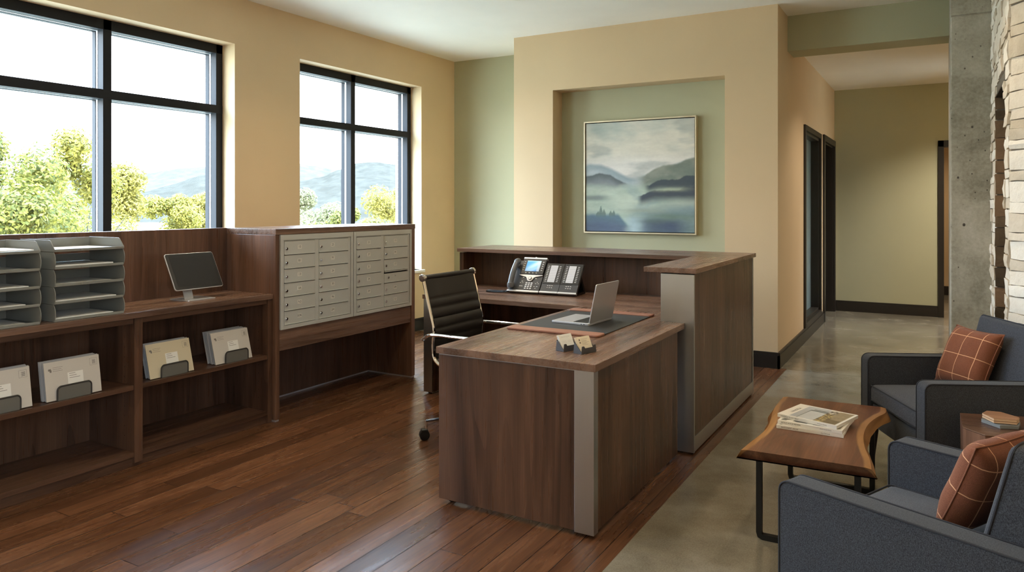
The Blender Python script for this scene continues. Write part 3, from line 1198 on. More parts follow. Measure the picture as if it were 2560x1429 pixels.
rng = random.Random(11)
ORD = ['topmost', 'second from the top', 'middle', 'second from the bottom', 'lowest']
for st, (y0, where) in enumerate(((2.100, 'in the stack nearer the tablet'), (1.662, 'in the leftmost stack'))):
    gx = 'letter trays in the stack nearer the tablet' if st == 0 else 'letter trays in the stack at the left edge'
    for i in range(5):
        z = BT + 0.0003 + (4 - i) * 0.0888
        t, W_, D_, H_ = tray('grey plastic letter tray, %s, %s' % (ORD[i], where), (-3.874, y0, z), gx)
        tray_sides(t, W_, D_, H_, i == 0)
        wd = rng.uniform(0.29, 0.325) if i else 0.335
        hh = (0.004, 0.013, 0.006, 0.011, 0.010)[(i + st) % 5]
        ps = thing('paper_stack', 'white sheets lying in the tray %s, %s' % (ORD[i], where), 'paper', (-3.874, y0 + 0.013, z + 0.0062), 0, 'paper in the letter trays')
        bm = B()
        box(bm, -0.30, -0.016, 0, wd, 0, hh, 0.001)
        obj('sheets', bm, 'paper', ps)


# ---- envelopes in wire mesh holders on the middle shelf
def envelope(label, x, y, z, w_, h_, lean, mat, detail, group, ry=0.0):
    """stands on its long edge, face to +X, leaning back"""
    root = thing('envelope', label, 'envelope', (x, y, z), ry, group)
    T = Matrix.Rotation(-lean, 4, 'Y')
    bm = B()
    box(bm, -0.0024, 0, 0, w_, 0.0005, h_, 0.0006, 1, 0, T)
    obj('paper', bm, mat, root)
    if detail:
        bm = B()
        def strip(a, b_, c, d):
            quad(bm, ((0.0006, a, c), (0.0006, b_, c), (0.0006, b_, d), (0.0006, a, d)), 0, T)
        strip(0.020, 0.034, h_ - 0.044, h_ - 0.034); strip(0.027, 0.036, h_ - 0.052, h_ - 0.040)
        for q in range(3):
            strip(0.042, 0.092 - 0.006 * (q % 2), h_ - 0.031 - q * 0.009, h_ - 0.0295 - q * 0.009)
        obj('return_address', bm, 'ink_soft', root)
        bm = B()
        for k_ in range(5):
            strip(w_ - 0.040 + 0.001 * (k_ % 2), w_ - 0.022, h_ - 0.026 - k_ * 0.0045, h_ - 0.0237 - k_ * 0.0045)
        for a, b_, c, d in ((w_ - 0.052, w_ - 0.014, h_ - 0.0155, h_ - 0.0145), (w_ - 0.052, w_ - 0.014, h_ - 0.051, h_ - 0.050), (w_ - 0.052, w_ - 0.051, h_ - 0.051, h_ - 0.0145), (w_ - 0.015, w_ - 0.014, h_ - 0.051, h_ - 0.0145)):
            strip(a, b_, c, d)
        obj('postage_mark', bm, 'ink_soft', root)
        bm = B()
        quad(bm, ((0.0005, w_ * 0.40, h_ * 0.34), (0.0005, w_ * 0.68, h_ * 0.34), (0.0005, w_ * 0.68, h_ * 0.66), (0.0005, w_ * 0.40, h_ * 0.66)), 0, T)
        for q, (a, b_) in enumerate(((0.43, 0.54), (0.43, 0.56), (0.43, 0.62))):
            zz = h_ * 0.62 - q * 0.011
            quad(bm, ((0.0009, w_ * a, zz), (0.0009, w_ * b_, zz), (0.0009, w_ * b_, zz + 0.0022), (0.0009, w_ * a, zz + 0.0022)), 1, T)
        obj('address_label', bm, ['plate', 'ink_soft'], root)
    return root


def holder(label, x, y, w_, h_, z=0.451, depth=0.128):
    root = thing('letter_holder', label, 'letter holder', (x, y, z + 0.0006), 0, 'mesh letter holders on the middle shelf')
    bm = B()
    prism(bm, [(p[0] + w_ / 2, p[1]) for p in rrect(w_ - 0.006, h_ * 2 - 0.006, 0.018, 5) if p[1] >= 0] + [(0.003, 0.002), (w_ - 0.003, 0.002)], 0.0015, 0.0035, 0)
    obj('front_plate', bm, 'mesh_metal', root)
    bm = B()
    path = smooth_path([(0.0025, 0.0, 0.004), (0.0025, 0.0, h_ * 0.6), (0.0025, 0.002, h_ - 0.012), (0.0025, 0.012, h_ - 0.002), (0.0025, 0.03, h_), (0.0025, w_ - 0.03, h_), (0.0025, w_ - 0.012, h_ - 0.002), (0.0025, w_ - 0.002, h_ - 0.012), (0.0025, w_, h_ * 0.6), (0.0025, w_, 0.004)], 4)
    tube(bm, path, 0.0042, 8)
    obj('wire_frame', bm, 'wire', root)
    bm = B(); box(bm, -depth, 0.003, 0.004, w_ - 0.004, 0.0, 0.0025); obj('base_plate', bm, 'mesh_metal', root)
    bm = B(); box(bm, -depth, -depth + 0.002, 0.004, w_ - 0.004, 0.002, h_ * 1.1); obj('back_plate', bm, 'mesh_metal', root)
    return root


BACK = ['second', 'third', 'fourth', 'fifth', 'last']
for hi, (y, w_, h_, lean, n, step, fan, mat, hy, where) in enumerate((
        (1.72, 0.285, 0.198, R(9), 4, 0.0165, 0.001, 'envelope', 0.052, 'in the leftmost holder'),
        (2.072, 0.285, 0.196, R(9), 4, 0.0155, -0.002, 'envelope', 0.050, 'in the holder left of the bookcase upright'),
        (2.640, 0.288, 0.198, R(15), 3, 0.0225, 0.001, 'envelope_warm', 0.066, 'in the holder just right of the bookcase upright'),
        (3.082, 0.285, 0.198, R(15), 5, 0.0185, 0.0, 'envelope', 0.070, 'in the holder nearest the mailboxes'))):
    xf = -3.893
    holder('grey mesh letter holder ' + where.replace('in the leftmost holder', 'at the far left of the shelf').replace('in the holder ', ''), xf + 0.003, y + hy, 0.175, 0.072)
    for i in range(n):
        lab = ('front addressed envelope %s' if i == 0 else BACK[i - 1] + ' envelope from the front %s') % where
        envelope(lab, xf - i * step, y + i * fan + (0.004 if i % 2 else 0), 0.4546, w_, h_ + 0.001 * i, lean, mat if i == 0 else ('envelope_grey', 'envelope_grey')[i % 2], True, 'envelopes in the mesh holders')

# ---- tablet on its stand
tb = thing('tablet', 'slim dark tablet on a silver stand on the bookcase worktop', 'tablet', (-4.075, 3.05, BT + 0.0003))
bm = B(); prism(bm, rrect(0.185, 0.205, 0.012), 0, 0.008, 2, 0.002, 2, 0, Matrix.Translation((0.0, 0.005, 0))); obj('stand_base', bm, 'alu', tb)
bm = B(); box(bm, -0.004, 0.004, -0.032, 0.032, 0, 0.165, 0.002, 2, 0, Matrix.Translation((0.008, -0.03, 0.006)) @ Matrix.Rotation(R(-17), 4, 'Y')); obj('stand_neck', bm, 'alu', tb)
TT = Matrix.Translation((0.054, 0.019, 0.070)) @ Matrix.Rotation(R(-27.5), 4, 'Y')     # local z up the screen, x out of it
bm = B(); prism(bm, [(p[0], p[1] + 0.124) for p in rrect(0.352, 0.248, 0.016)], -0.010, 0.0, 0, 0.003, 2, 0, TT); tcase = obj('tablet_case', bm, 'alu', tb)
bm = B(); prism(bm, [(p[0], p[1] + 0.124) for p in rrect(0.344, 0.240, 0.013)], 0.0002, 0.0012, 0, 0.0, 2, 0, TT); obj('bezel_glass', bm, 'glass_black', tcase)
bm = B(); prism(bm, [(p[0], p[1] + 0.124) for p in rrect(0.298, 0.206, 0.002)], 0.0013, 0.0016, 0, 0.0, 2, 0, TT); obj('screen', bm, 'screen_off', tcase)

# ================================================================== RECEPTION DESK
DZ = 0.763
dk = thing('reception_desk', 'low walnut reception desk with a brushed steel corner and a return behind the chair', 'desk', (-1.7, 3.6, 0))
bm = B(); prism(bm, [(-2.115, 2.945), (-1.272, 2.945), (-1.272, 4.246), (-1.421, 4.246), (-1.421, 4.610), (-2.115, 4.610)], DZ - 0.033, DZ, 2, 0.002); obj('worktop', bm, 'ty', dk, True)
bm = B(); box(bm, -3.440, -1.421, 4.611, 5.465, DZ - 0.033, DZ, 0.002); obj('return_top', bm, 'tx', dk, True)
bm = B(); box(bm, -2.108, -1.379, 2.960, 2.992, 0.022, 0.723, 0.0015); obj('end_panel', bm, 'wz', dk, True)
bm = B(); box(bm, -2.108, -1.379, 2.962, 2.992, 0.7235, 0.7285); obj('reveal_strip', bm, 'alu', dk, True)
bm = B(); box(bm, -1.378, -1.284, 2.953, 3.000, 0.018, 0.7285, 0.0015); obj('corner_trim', bm, 'steel', dk, True)
bm = B(); box(bm, -1.312, -1.291, 3.001, 4.170, 0.020, 0.7285, 0.0015); obj('side_panel', bm, 'wz', dk, True)
bm = B(); box(bm, -3.434, -3.354, 4.620, 4.640, 0.014, 0.7285, 0.0015); obj('leg_trim', bm, 'steel', dk, True)
bm = B(); box(bm, -3.432, -3.356, 4.641, 5.440, 0.014, 0.7285, 0.0015); obj('leg_panel', bm, 'wz', dk, True)
bm = B(); box(bm, -3.355, -1.45, 5.30, 5.325, 0.10, 0.7285, 0.0015); obj('modesty_panel', bm, 'wz', dk, True)
for p in ((-2.065, 3.01), (-1.40, 3.02), (-1.33, 4.1), (-3.40, 4.66), (-3.40, 5.38)):
    bm = B(); cyl(bm, (p[0], p[1], 0.013), 0.014, 0.026, 2, 16); obj('foot', bm, 'black_plastic', dk, True)

ct = thing('reception_counter', 'raised L-shaped walnut counter with steel end panel and kick plate beside the low desk', 'counter', (-1.4, 5.0, 0))
CT0, CT1 = 1.053, 1.083
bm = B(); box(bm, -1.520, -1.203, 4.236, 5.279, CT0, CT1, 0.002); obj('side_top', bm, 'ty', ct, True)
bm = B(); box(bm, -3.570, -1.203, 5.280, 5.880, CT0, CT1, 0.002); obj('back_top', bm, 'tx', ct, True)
bm = B(); box(bm, -1.415, -1.226, 4.262, 5.840, 1.047, 1.0525); box(bm, -3.55, -1.226, 5.475, 5.840, 1.047, 1.0525); obj('shadow_gap', bm, 'mail_dark', ct, True)
bm = B(); box(bm, -1.246, -1.223, 4.268, 5.838, 0.1015, 1.0465, 0.001); obj('outer_panel', bm, 'wz', ct, True)
bm = B(); box(bm, -1.247, -1.2195, 4.268, 5.838, 0.014, 0.101, 0.001); obj('kick_plate', bm, 'steel_h', ct, True)
bm = B(); box(bm, -1.418, -1.2175, 4.250, 4.267, 0.012, 1.0465, 0.0015); obj('end_panel', bm, 'steel', ct, True)
bm = B(); box(bm, -1.25, -1.2185, 5.8385, 5.862, 0.012, 1.0465, 0.001); obj('far_trim', bm, 'steel', ct, True)
bm = B(); box(bm, -1.419, -1.400, 4.268, 5.468, 0.764, 1.0465, 0.001); obj('inner_panel', bm, 'wz', ct, True)
bm = B(); box(bm, -3.518, -1.40, 5.469, 5.492, 0.014, 1.0465, 0.001); obj('back_screen', bm, 'wz', ct, True)
bm = B(); box(bm, -3.558, -3.519, 5.305, 5.840, 0.014, 1.0465, 0.001); obj('left_end_panel', bm, 'wz', ct, True)
bm = B(); box(bm, -3.518, -1.251, 5.8385, 5.860, 0.014, 1.0465, 0.001); obj('public_panel', bm, 'wz', ct, True)

# ---- desk pad
pd = thing('desk_pad', 'black leather desk pad with two tan leather side rails under the laptop', 'desk pad', (-1.795, 3.99, DZ))
bm = B(); box(bm, -2.066, -1.522, 3.585, 4.405, DZ + 0.0003, DZ + 0.0055, 0.002); obj('mat', bm, 'mat_black', pd, True)
for y0, y1 in ((3.548, 3.645), (4.355, 4.440)):
    bm = B(); prism(bm, rrect(0.556, y1 - y0, 0.018, 5, -1.795, (y0 + y1) / 2), DZ + 0.0003, DZ + 0.0125, 2, 0.004, 3); obj('side_rail', bm, 'leather_tan', pd, True)

# ---- laptop
lp = thing('laptop', 'open silver laptop on the black desk pad', 'laptop', (-1.69, 3.99, DZ + 0.0058), R(-3))
bm = B(); prism(bm, rrect(0.246, 0.302, 0.010, 4, -0.123, 0.0), 0, 0.0135, 2, 0.003, 2); lbase = obj('laptop_base', bm, 'alu', lp)
bm = B(); box(bm, -0.112, -0.018, -0.135, 0.135, 0.0135, 0.0139); obj('keyboard_well', bm, 'dark_plastic', lbase)
bm = B()
for r in range(6):
    n = 14
    for c in range(n):
        if r == 5 and 4 <= c <= 9:
            if c == 4:
                box(bm, -0.112 + 0.002, -0.112 + 0.0135, -0.133 + 4 * 0.019, -0.133 + 10 * 0.019 - 0.002, 0.0139, 0.0149, 0.0005, 1)
            continue
        x = -0.034 - r * 0.0152
        box(bm, x, x + 0.0135, -0.133 + c * 0.019, -0.133 + c * 0.019 + 0.0168, 0.0139, 0.0149, 0.0005, 1)
obj('keyboard', bm, 'black_plastic', lbase)
bm = B(); box(bm, -0.222, -0.135, -0.066, 0.066, 0.0134, 0.0138, 0.0002, 1); obj('trackpad', bm, 'alu', lbase)
LT = Matrix.Translation((-0.003, 0, 0.0135)) @ Matrix.Rotation(R(11.5), 4, 'Y')
bm = B(); prism(bm, [(p[0], p[1] + 0.1145) for p in rrect(0.302, 0.226, 0.010)], -0.001, 0.0055, 0, 0.0015, 2, 0, LT); lid = obj('laptop_lid', bm, 'alu', lp)
bm = B(); prism(bm, [(p[0], p[1] + 0.1145) for p in rrect(0.296, 0.219, 0.008)], -0.0022, -0.0012, 0, 0.0, 2, 0, LT); obj('screen', bm, 'glass_black', lid)
bm = B()
for y, l in ((-0.1515, 0.012), (-0.1515, 0.008)):
    pass
for x in (-0.055, -0.038):
    box(bm, x, x + 0.010, -0.1516, -0.1509, 0.005, 0.0085)
obj('port', bm, 'black_plastic', lbase)

# ---- business card holders
def card_holder(label, x, y, rz):
    root = thing('card_holder', label, 'card holder', (x, y, DZ + 0.0003), rz, 'business card holders on the desk')
    W_ = 0.104
    bm = B(); box(bm, -0.052, 0.0, 0, W_, 0, 0.004, 0.001); obj('base', bm, 'cardbox', root)
    for y0 in (0.0, W_ - 0.003):
        bm = B(); prism(bm, [(-0.052, 0.003), (-0.0005, 0.003), (-0.003, 0.010), (-0.036, 0.046), (-0.046, 0.046)], y0, y0 + 0.003, 1, 0.0006, 1); obj('side_panel', bm, 'cardbox', root)
    bm = B(); prism(bm, [(0.0, 0.003), (W_, 0.003), (W_ - 0.004, 0.036), (W_ - 0.018, 0.036), (W_ - 0.026, 0.026), (0.026, 0.026), (0.018, 0.036), (0.004, 0.036)], -0.003, 0.0, 0, 0.0006, 1); obj('front_panel', bm, 'cardbox', root)
    bm = B(); prism(bm, [(0.002, 0.003), (W_ - 0.002, 0.003), (W_ - 0.002, 0.050), (0.002, 0.050)], -0.0015, 0.0015, 0, 0.0, 1, 0, Matrix.Translation((-0.044, 0, 0)) @ Matrix.Rotation(R(-4), 4, 'Y')); obj('back_panel', bm, 'cardbox', root)
    return root


def cards(hx, hy, rz, where, mat, lines):
    n = 6
    for i in range(n):
        lab = ('front printed business card in the card holder %s' % where) if i == 0 else ('white business card behind the printed front one in the card holder %s' % where)
        c, s = math.cos(rz), math.sin(rz)
        lx, ly = -0.0105 - i * 0.0024, 0.006 + (0.003 if i % 2 else 0.0) + (0.004 if lines and i == 0 else 0)
        root = thing('business_card', lab, 'business card', (hx + c * lx - s * ly, hy + s * lx + c * ly, DZ + 0.0052), rz, 'business cards in the holder ' + where)
        T = Matrix.Rotation(R(-25), 4, 'Y')
        bm = B()
        box(bm, -0.0019, 0, 0, 0.088, 0.0005, 0.074 - 0.0004 * i, 0.0, 1, 0, T)
        obj('card', bm, mat, root)
        if i == 0:
            bm = B()
            def st(a, b_, c_, d_):
                quad(bm, ((0.0004, a, c_), (0.0004, b_, c_), (0.0004, b_, d_), (0.0004, a, d_)), 0, T)
            if lines:
                for z_, a, b_ in ((0.062, 0.026, 0.070), (0.055, 0.026, 0.062), (0.050, 0.026, 0.060), (0.045, 0.026, 0.074), (0.040, 0.026, 0.056), (0.035, 0.026, 0.066)):
                    st(a, b_, z_, z_ + 0.0009)
                prism(bm, rrect(0.009, 0.009, 0.0044, 4, 0.014, 0.060), 0.0002, 0.0004, 0, 0, 1, 0, T)
                prism(bm, rrect(0.009, 0.007, 0.002, 3, 0.014, 0.047), 0.0002, 0.0004, 0, 0, 1, 0, T)
            else:
                for z_, a, b_ in ((0.064, 0.012, 0.076), (0.060, 0.012, 0.072), (0.042, 0.012, 0.040), (0.036, 0.012, 0.046), (0.042, 0.052, 0.078), (0.036, 0.052, 0.074)):
                    st(a, b_, z_, z_ + 0.0009)
            obj('printed_lines', bm, 'ink_soft' if lines else 'ink_faint', root)


card_holder('slate card holder with plain white cards, the one nearer the chair', -1.512, 3.126, R(-17))
cards(-1.512, 3.126, R(-17), 'nearer the chair', 'paper', False)
card_holder('slate card holder with cream lined cards, the one nearer the desk corner', -1.414, 3.112, R(-17))
cards(-1.414, 3.112, R(-17), 'nearer the desk corner', 'paper_warm', True)

# ---- desk phone with two key modules
ph = thing('desk_phone', 'grey office phone with lit blue screen and two key modules on the desk return', 'phone', (-2.925, 5.02, DZ + 0.0003), R(3.0))
TP = Matrix.Translation((0, 0, 0.014)) @ Matrix.Rotation(R(52.5), 4, 'X')
def pbox(bm, u0, u1, v0, v1, n0, n1, b=0.002, mi=0):
    box(bm, u0, u1, v0, v1, n0, n1, b, 2, mi, TP)
bm = B(); pbox(bm, 0.0, 0.273, 0.0, 0.29, -0.022, 0.0, 0.004); obj('phone_body', bm, 'dark_plastic', ph)
bm = B(); box(bm, 0.015, 0.26, 0.02, 0.21, 0.0, 0.012, 0.003); box(bm, 0.06, 0.21, 0.12, 0.20, 0.01, 0.16, 0.004, 2, 0, Matrix.Translation((0, 0.02, 0))); obj('stand', bm, 'black_plastic', ph)
bm = B(); pbox(bm, 0.0, 0.272, 0.0, 0.016, -0.016, 0.006, 0.004); obj('front_strip', bm, 'silver_plastic', ph)
bm = B(); pbox(bm, 0.072, 0.272, 0.158, 0.298, -0.006, 0.014, 0.003); head = obj('display_head', bm, 'black_plastic', ph)
bm = B(); pbox(bm, 0.070, 0.274, 0.297, 0.313, -0.008, 0.017, 0.004); cyl(bm, (0.172, 0.313, 0.006), 0.008, 0.012, 1, 14, None, 0, TP); obj('camera_bar', bm, 'silver_plastic', head)
# the lit screen
NX_, NY_ = 40, 28
bm = B(); cols = []
g = []
for j in range(NY_ + 1):
    for i in range(NX_ + 1):
        u, v = i / NX_, j / NY_
        g.append(bm.verts.new(TP @ Vector((0.110 + 0.120 * u, 0.184 + 0.098 * v, 0.0146))))
        ray = math.exp(-((v - 0.10 - 0.85 * u) ** 2) * 16) * (0.25 + 0.75 * u) + 0.35 * math.exp(-((v + 0.25 - 0.7 * u) ** 2) * 30)
        c = Vector((0.005, 0.16, 0.46)).lerp(Vector((0.01, 0.30, 0.62)), v).lerp(Vector((0.62, 0.86, 0.95)), min(1, ray * 0.8))
        if u > 0.82:
            c = c.lerp(Vector((0.42, 0.45, 0.42)), 0.65)
        if v > 0.93:
            c = Vector((0.35, 0.62, 0.75))
        cols.append(c)
for j in range(NY_):
    for i in range(NX_):
        a = j * (NX_ + 1) + i
        bm.faces.new((g[a], g[a + 1], g[a + NX_ + 2], g[a + NX_ + 1]))
o = obj('screen', bm, 'lcd', head); set_col(o, cols)
bm = B()
for i in range(5):
    for u in (0.086, 0.244):
        pbox(bm, u, u + 0.013, 0.192 + i * 0.019, 0.192 + i * 0.019 + 0.006, 0.013, 0.0158, 0.001)
for i in range(4):
    pbox(bm, 0.118 + i * 0.030, 0.118 + i * 0.030 + 0.011, 0.166, 0.172, 0.013, 0.0158, 0.001)
obj('line_keys', bm, 'key', head)
# silver sweep under the screen with the round navigation key
bm = B()
pts = [(0.070, 0.156), (0.074, 0.147), (0.100, 0.141), (0.132, 0.134), (0.142, 0.122), (0.150, 0.106), (0.160, 0.098), (0.174, 0.096), (0.186, 0.100), (0.194, 0.112), (0.202, 0.128), (0.214, 0.136), (0.240, 0.143), (0.270, 0.149), (0.274, 0.156)]
prism(bm, pts, 0.0, 0.009, 2, 0.0015, 1, 0, TP); obj('silver_sweep', bm, 'silver_plastic', ph)
bm = B(); cyl(bm, (0.172, 0.122, 0.010), 0.0145, 0.006, 2, 24, None, 1, TP); cyl(bm, (0.172, 0.122, 0.012), 0.0115, 0.006, 2, 24, None, 0, TP, 0.001); obj('navigation_key', bm, ['silver_plastic', 'dark_plastic'], ph)
bm = B()
for r in range(4):
    for c in range(3):
        pbox(bm, 0.142 + c * 0.0225, 0.142 + c * 0.0225 + 0.016, 0.077 - r * 0.0165, 0.077 - r * 0.0165 + 0.0115, 0.0, 0.004, 0.0012)
obj('keypad', bm, 'key', ph)
bm = B()
for u, v, w_ in ((0.105, 0.128, 0.012), (0.212, 0.122, 0.016), (0.103, 0.094, 0.012), (0.092, 0.080, 0.010), (0.112, 0.080, 0.010), (0.094, 0.050, 0.030), (0.236, 0.090, 0.009), (0.224, 0.077, 0.010), (0.246, 0.077, 0.010), (0.218, 0.050, 0.010), (0.240, 0.050, 0.012), (0.230, 0.034, 0.010)):
    pbox(bm, u, u + w_, v, v + 0.006, 0.0, 0.003, 0.001)
obj('function_keys', bm, 'key', ph)
bm = B()
path = smooth_path([(0.034, 0.026, 0.020), (0.033, 0.045, 0.034), (0.033, 0.085, 0.046), (0.033, 0.15, 0.053), (0.033, 0.21, 0.049), (0.033, 0.25, 0.038), (0.033, 0.268, 0.022)], 6)
rad = [0.026 if i < 8 or i > len(path) - 9 else 0.021 for i in range(len(path))]
rad[0] = rad[-1] = 0.012
tube(bm, path, rad, 14, False, 0, TP)
ball(bm, (0.033, 0.052, 0.018), 0.025, 0.028, 0.018, 16, 0, TP)
ball(bm, (0.033, 0.238, 0.020), 0.025, 0.028, 0.018, 16, 0, TP)
obj('handset', bm, 'grey_plastic', ph)
bm = B()
base = smooth_path([(0.030, 0.020, 0.022), (0.010, -0.004, 0.012), (-0.045, -0.030, 0.009), (-0.115, -0.040, 0.009), (-0.165, -0.022, 0.009), (-0.165, 0.010, 0.009), (-0.110, 0.026, 0.009), (-0.040, 0.030, 0.009), (0.004, 0.040, 0.009)], 22)
tube(bm, base, [0.0068 if i % 2 else 0.0052 for i in range(len(base))], 8); obj('coiled_cord', bm, 'black_plastic', ph)
for mdl in (0, 1):
    u0 = 0.281 + mdl * 0.153
    bm = B(); pbox(bm, u0, u0 + 0.1515, 0.0, 0.272, -0.020, 0.003, 0.003); mo = obj('key_module', bm, 'dark_plastic', ph)
    bm = B(); pbox(bm, u0 + 0.002, u0 + 0.1495, 0.084, 0.268, 0.002, 0.006, 0.002); obj('module_face', bm, 'black_plastic', mo)
    bm = B(); pbox(bm, u0 + 0.040, u0 + 0.100, 0.098, 0.250, 0.005, 0.0075, 0.001)
    for q in range(1, 10):
        pbox(bm, u0 + 0.042, u0 + 0.098, 0.098 + q * 0.0152 - 0.0006, 0.098 + q * 0.0152 + 0.0006, 0.0074, 0.0078, 0.0, 1)
    obj('paper_label', bm, ['paper_grey', 'ink_soft'], mo)
    bm = B()
    for q in range(10):
        for u in (0.016, 0.112):
            pbox(bm, u0 + u, u0 + u + 0.016, 0.102 + q * 0.0152, 0.102 + q * 0.0152 + 0.0055, 0.005, 0.008, 0.001)
    for q in range(6):
        pbox(bm, u0 + 0.050 + (q % 3) * 0.018, u0 + 0.061 + (q % 3) * 0.018, 0.046 + (q // 3) * 0.018, 0.052 + (q // 3) * 0.018, 0.002, 0.006, 0.001)
    obj('module_keys', bm, 'key', mo)
    bm = B(); pbox(bm, u0 - (0 if mdl else 0.002), u0 + 0.152, 0.0, 0.016, -0.014, 0.009, 0.004); obj('module_strip', bm, 'silver_plastic', mo)
bm = B(); prism(bm, [(0.02, 0.0), (0.235, 0.0), (0.235, 0.012), (0.15, 0.15), (0.12, 0.14), (0.20, 0.02), (0.02, 0.010)], 0.30, 0.57, 0, 0.002, 1); obj('module_stand', bm, 'black_plastic', ph)

# ================================================================== TASK CHAIR
tc_ = thing('task_chair', 'black ribbed leather swivel chair with chrome arms behind the reception desk', 'chair', (-2.47, 3.985, 0))
PROF = smooth_path([(-0.288, 0, 1.000), (-0.262, 0, 0.90), (-0.230, 0, 0.78), (-0.207, 0, 0.68), (-0.215, 0, 0.585), (-0.200, 0, 0.505), (-0.135, 0, 0.465), (-0.02, 0, 0.462), (0.12, 0, 0.472), (0.21, 0, 0.474), (0.265, 0, 0.455)], 14)
HW = 0.272
# arc length
acc = [0.0]
for a, b_ in zip(PROF[:-1], PROF[1:]):
    acc.append(acc[-1] + (b_ - a).length)
def sling(i0, i1, pitch, head):
    bm = B()
    NW = 10
    rows = []
    for i in range(i0, i1):
        p = PROF[i]
        d = (PROF[min(i + 1, len(PROF) - 1)] - PROF[max(i - 1, 0)]).normalized()
        nrm = Vector((-d.z, 0, d.x))
        if nrm.x < 0 and d.z < -0.5:
            nrm = -nrm
        if abs(d.z) <= 0.5 and nrm.z < 0:
            nrm = -nrm
        s = acc[i]
        rib = 0.016 if s < head else 0.007 + 0.013 * (abs(math.sin(math.pi * (s - head) / pitch)) ** 0.45)
        fr, bk_ = [], []
        for k in range(NW + 1):
            t = -1 + 2 * k / NW
            e = 0.55 if abs(t) > 0.99 else 1.0
            sag = 0.010 * (1 - t * t)
            base = p + Vector((0, HW * t, 0)) - nrm * sag
            fr.append(bm.verts.new(base + nrm * rib * e))
            bk_.append(bm.verts.new(base - nrm * 0.008 * e))
        rows.append((fr, bk_))
    for (f0, b0), (f1, b1) in zip(rows[:-1], rows[1:]):
        for k in range(NW):
            bm.faces.new((f0[k], f0[k + 1], f1[k + 1], f1[k]))
            bm.faces.new((b0[k + 1], b0[k], b1[k], b1[k + 1]))
        bm.faces.new((f0[0], f1[0], b1[0], b0[0]))
        bm.faces.new((f1[NW], f0[NW], b0[NW], b1[NW]))
    for f, b_, rev in ((rows[0][0], rows[0][1], 0), (rows[-1][0], rows[-1][1], 1)):
        for k in range(NW):
            q = (f[k], b_[k], b_[k + 1], f[k + 1])
            bm.faces.new(q[::-1] if rev else q)
    bmesh.ops.recalc_face_normals(bm, faces=bm.faces[:])
    return bm
SPLIT = 70
obj('backrest', sling(0, SPLIT + 1, 0.062, 0.135), 'leather_black', tc_, False, 60)
obj('seat', sling(SPLIT, len(PROF), 0.062, acc[SPLIT]), 'leather_black', tc_, False, 60)
bm = B(); cyl(bm, (-0.288, 0, 1.000), 0.0165, 2 * HW - 0.002, 1, 20); obj('head_roll', bm, 'leather_black', tc_)
for s in (-1, 1):
    bm = B(); tube(bm, [p + Vector((0, s * (HW + 0.008), 0)) for p in PROF], 0.0105, 10)
    rail = obj('side_rail', bm, 'chrome', tc_)
    bm = B(); cyl(bm, (-0.288, s * (HW + 0.010), 1.000), 0.024, 0.020, 1, 24, None, 0, None, 0.003); cyl(bm, (-0.288, s * (HW + 0.0205), 1.0), 0.015, 0.002, 1, 20); obj('end_cap', bm, 'chrome', rail)
    y = s * (HW + 0.034)
    bm = B()
    tube(bm, smooth_path([(-0.275, y, 0.622), (-0.258, y, 0.634), (-0.225, y, 0.655), (-0.16, y, 0.659), (0.0, y, 0.659), (0.11, y, 0.657), (0.165, y, 0.640), (0.185, y, 0.600), (0.165, y, 0.545), (0.10, y, 0.492), (0.05, y - s * 0.012, 0.474)], 8), 0.0105, 10)
    tube(bm, [(-0.215, y, 0.655), (-0.211, s * (HW + 0.008), 0.652)], 0.008, 8)
    obj('armrest', bm, 'chrome', tc_)
bm = B(); box(bm, -0.10, 0.08, -0.07, 0.07, 0.385, 0.435, 0.012); tube(bm, [(-0.02, -HW - 0.005, 0.455), (-0.02, 0, 0.415), (-0.02, HW + 0.005, 0.455)], 0.014, 8); obj('tilt_mechanism', bm, 'black_plastic', tc_)
bm = B(); cyl(bm, (0, 0, 0.30), 0.016, 0.20, 2, 20); cyl(bm, (0, 0, 0.20), 0.027, 0.16, 2, 20); obj('gas_lift', bm, 'chrome', tc_)
bm = B(); cyl(bm, (0, 0, 0.125), 0.042, 0.05, 2, 24, 0.034, 0, None, 0.004); obj('hub', bm, 'chrome', tc_)
for k_ in range(5):
    a = R(225.5 + 72 * k_)
    d = Vector((math.cos(a), math.sin(a), 0))
    bm = B()
    tube(bm, [d * 0.03 + Vector((0, 0, 0.128)), d * 0.20 + Vector((0, 0, 0.126)), d * 0.385 + Vector((0, 0, 0.113))], [0.019, 0.015, 0.0115], 10)
    tube(bm, [d * 0.383 + Vector((0, 0, 0.118)), d * 0.383 + Vector((0, 0, 0.066))], 0.009, 10)
    leg = obj('base_leg', bm, 'chrome', tc_)
    sd = Vector((-d.y, d.x, 0))
    bm = B()
    X = Matrix.Translation(d * 0.395 + Vector((0, 0, 0.0325))) @ Matrix(((sd.x, -sd.y, 0, 0), (sd.y, sd.x, 0, 0), (0, 0, 1, 0), (0, 0, 0, 1)))
    cyl(bm, (0.0125, 0, 0), 0.032, 0.018, 0, 24, None, 0, X, 0.004)
    cyl(bm, (-0.0125, 0, 0), 0.032, 0.018, 0, 24, None, 0, X, 0.004)
    box(bm, -0.022, 0.022, -0.022, 0.022, 0.005, 0.036, 0.008, 2, 0, X)
    obj('caster', bm, 'black_plastic', leg)

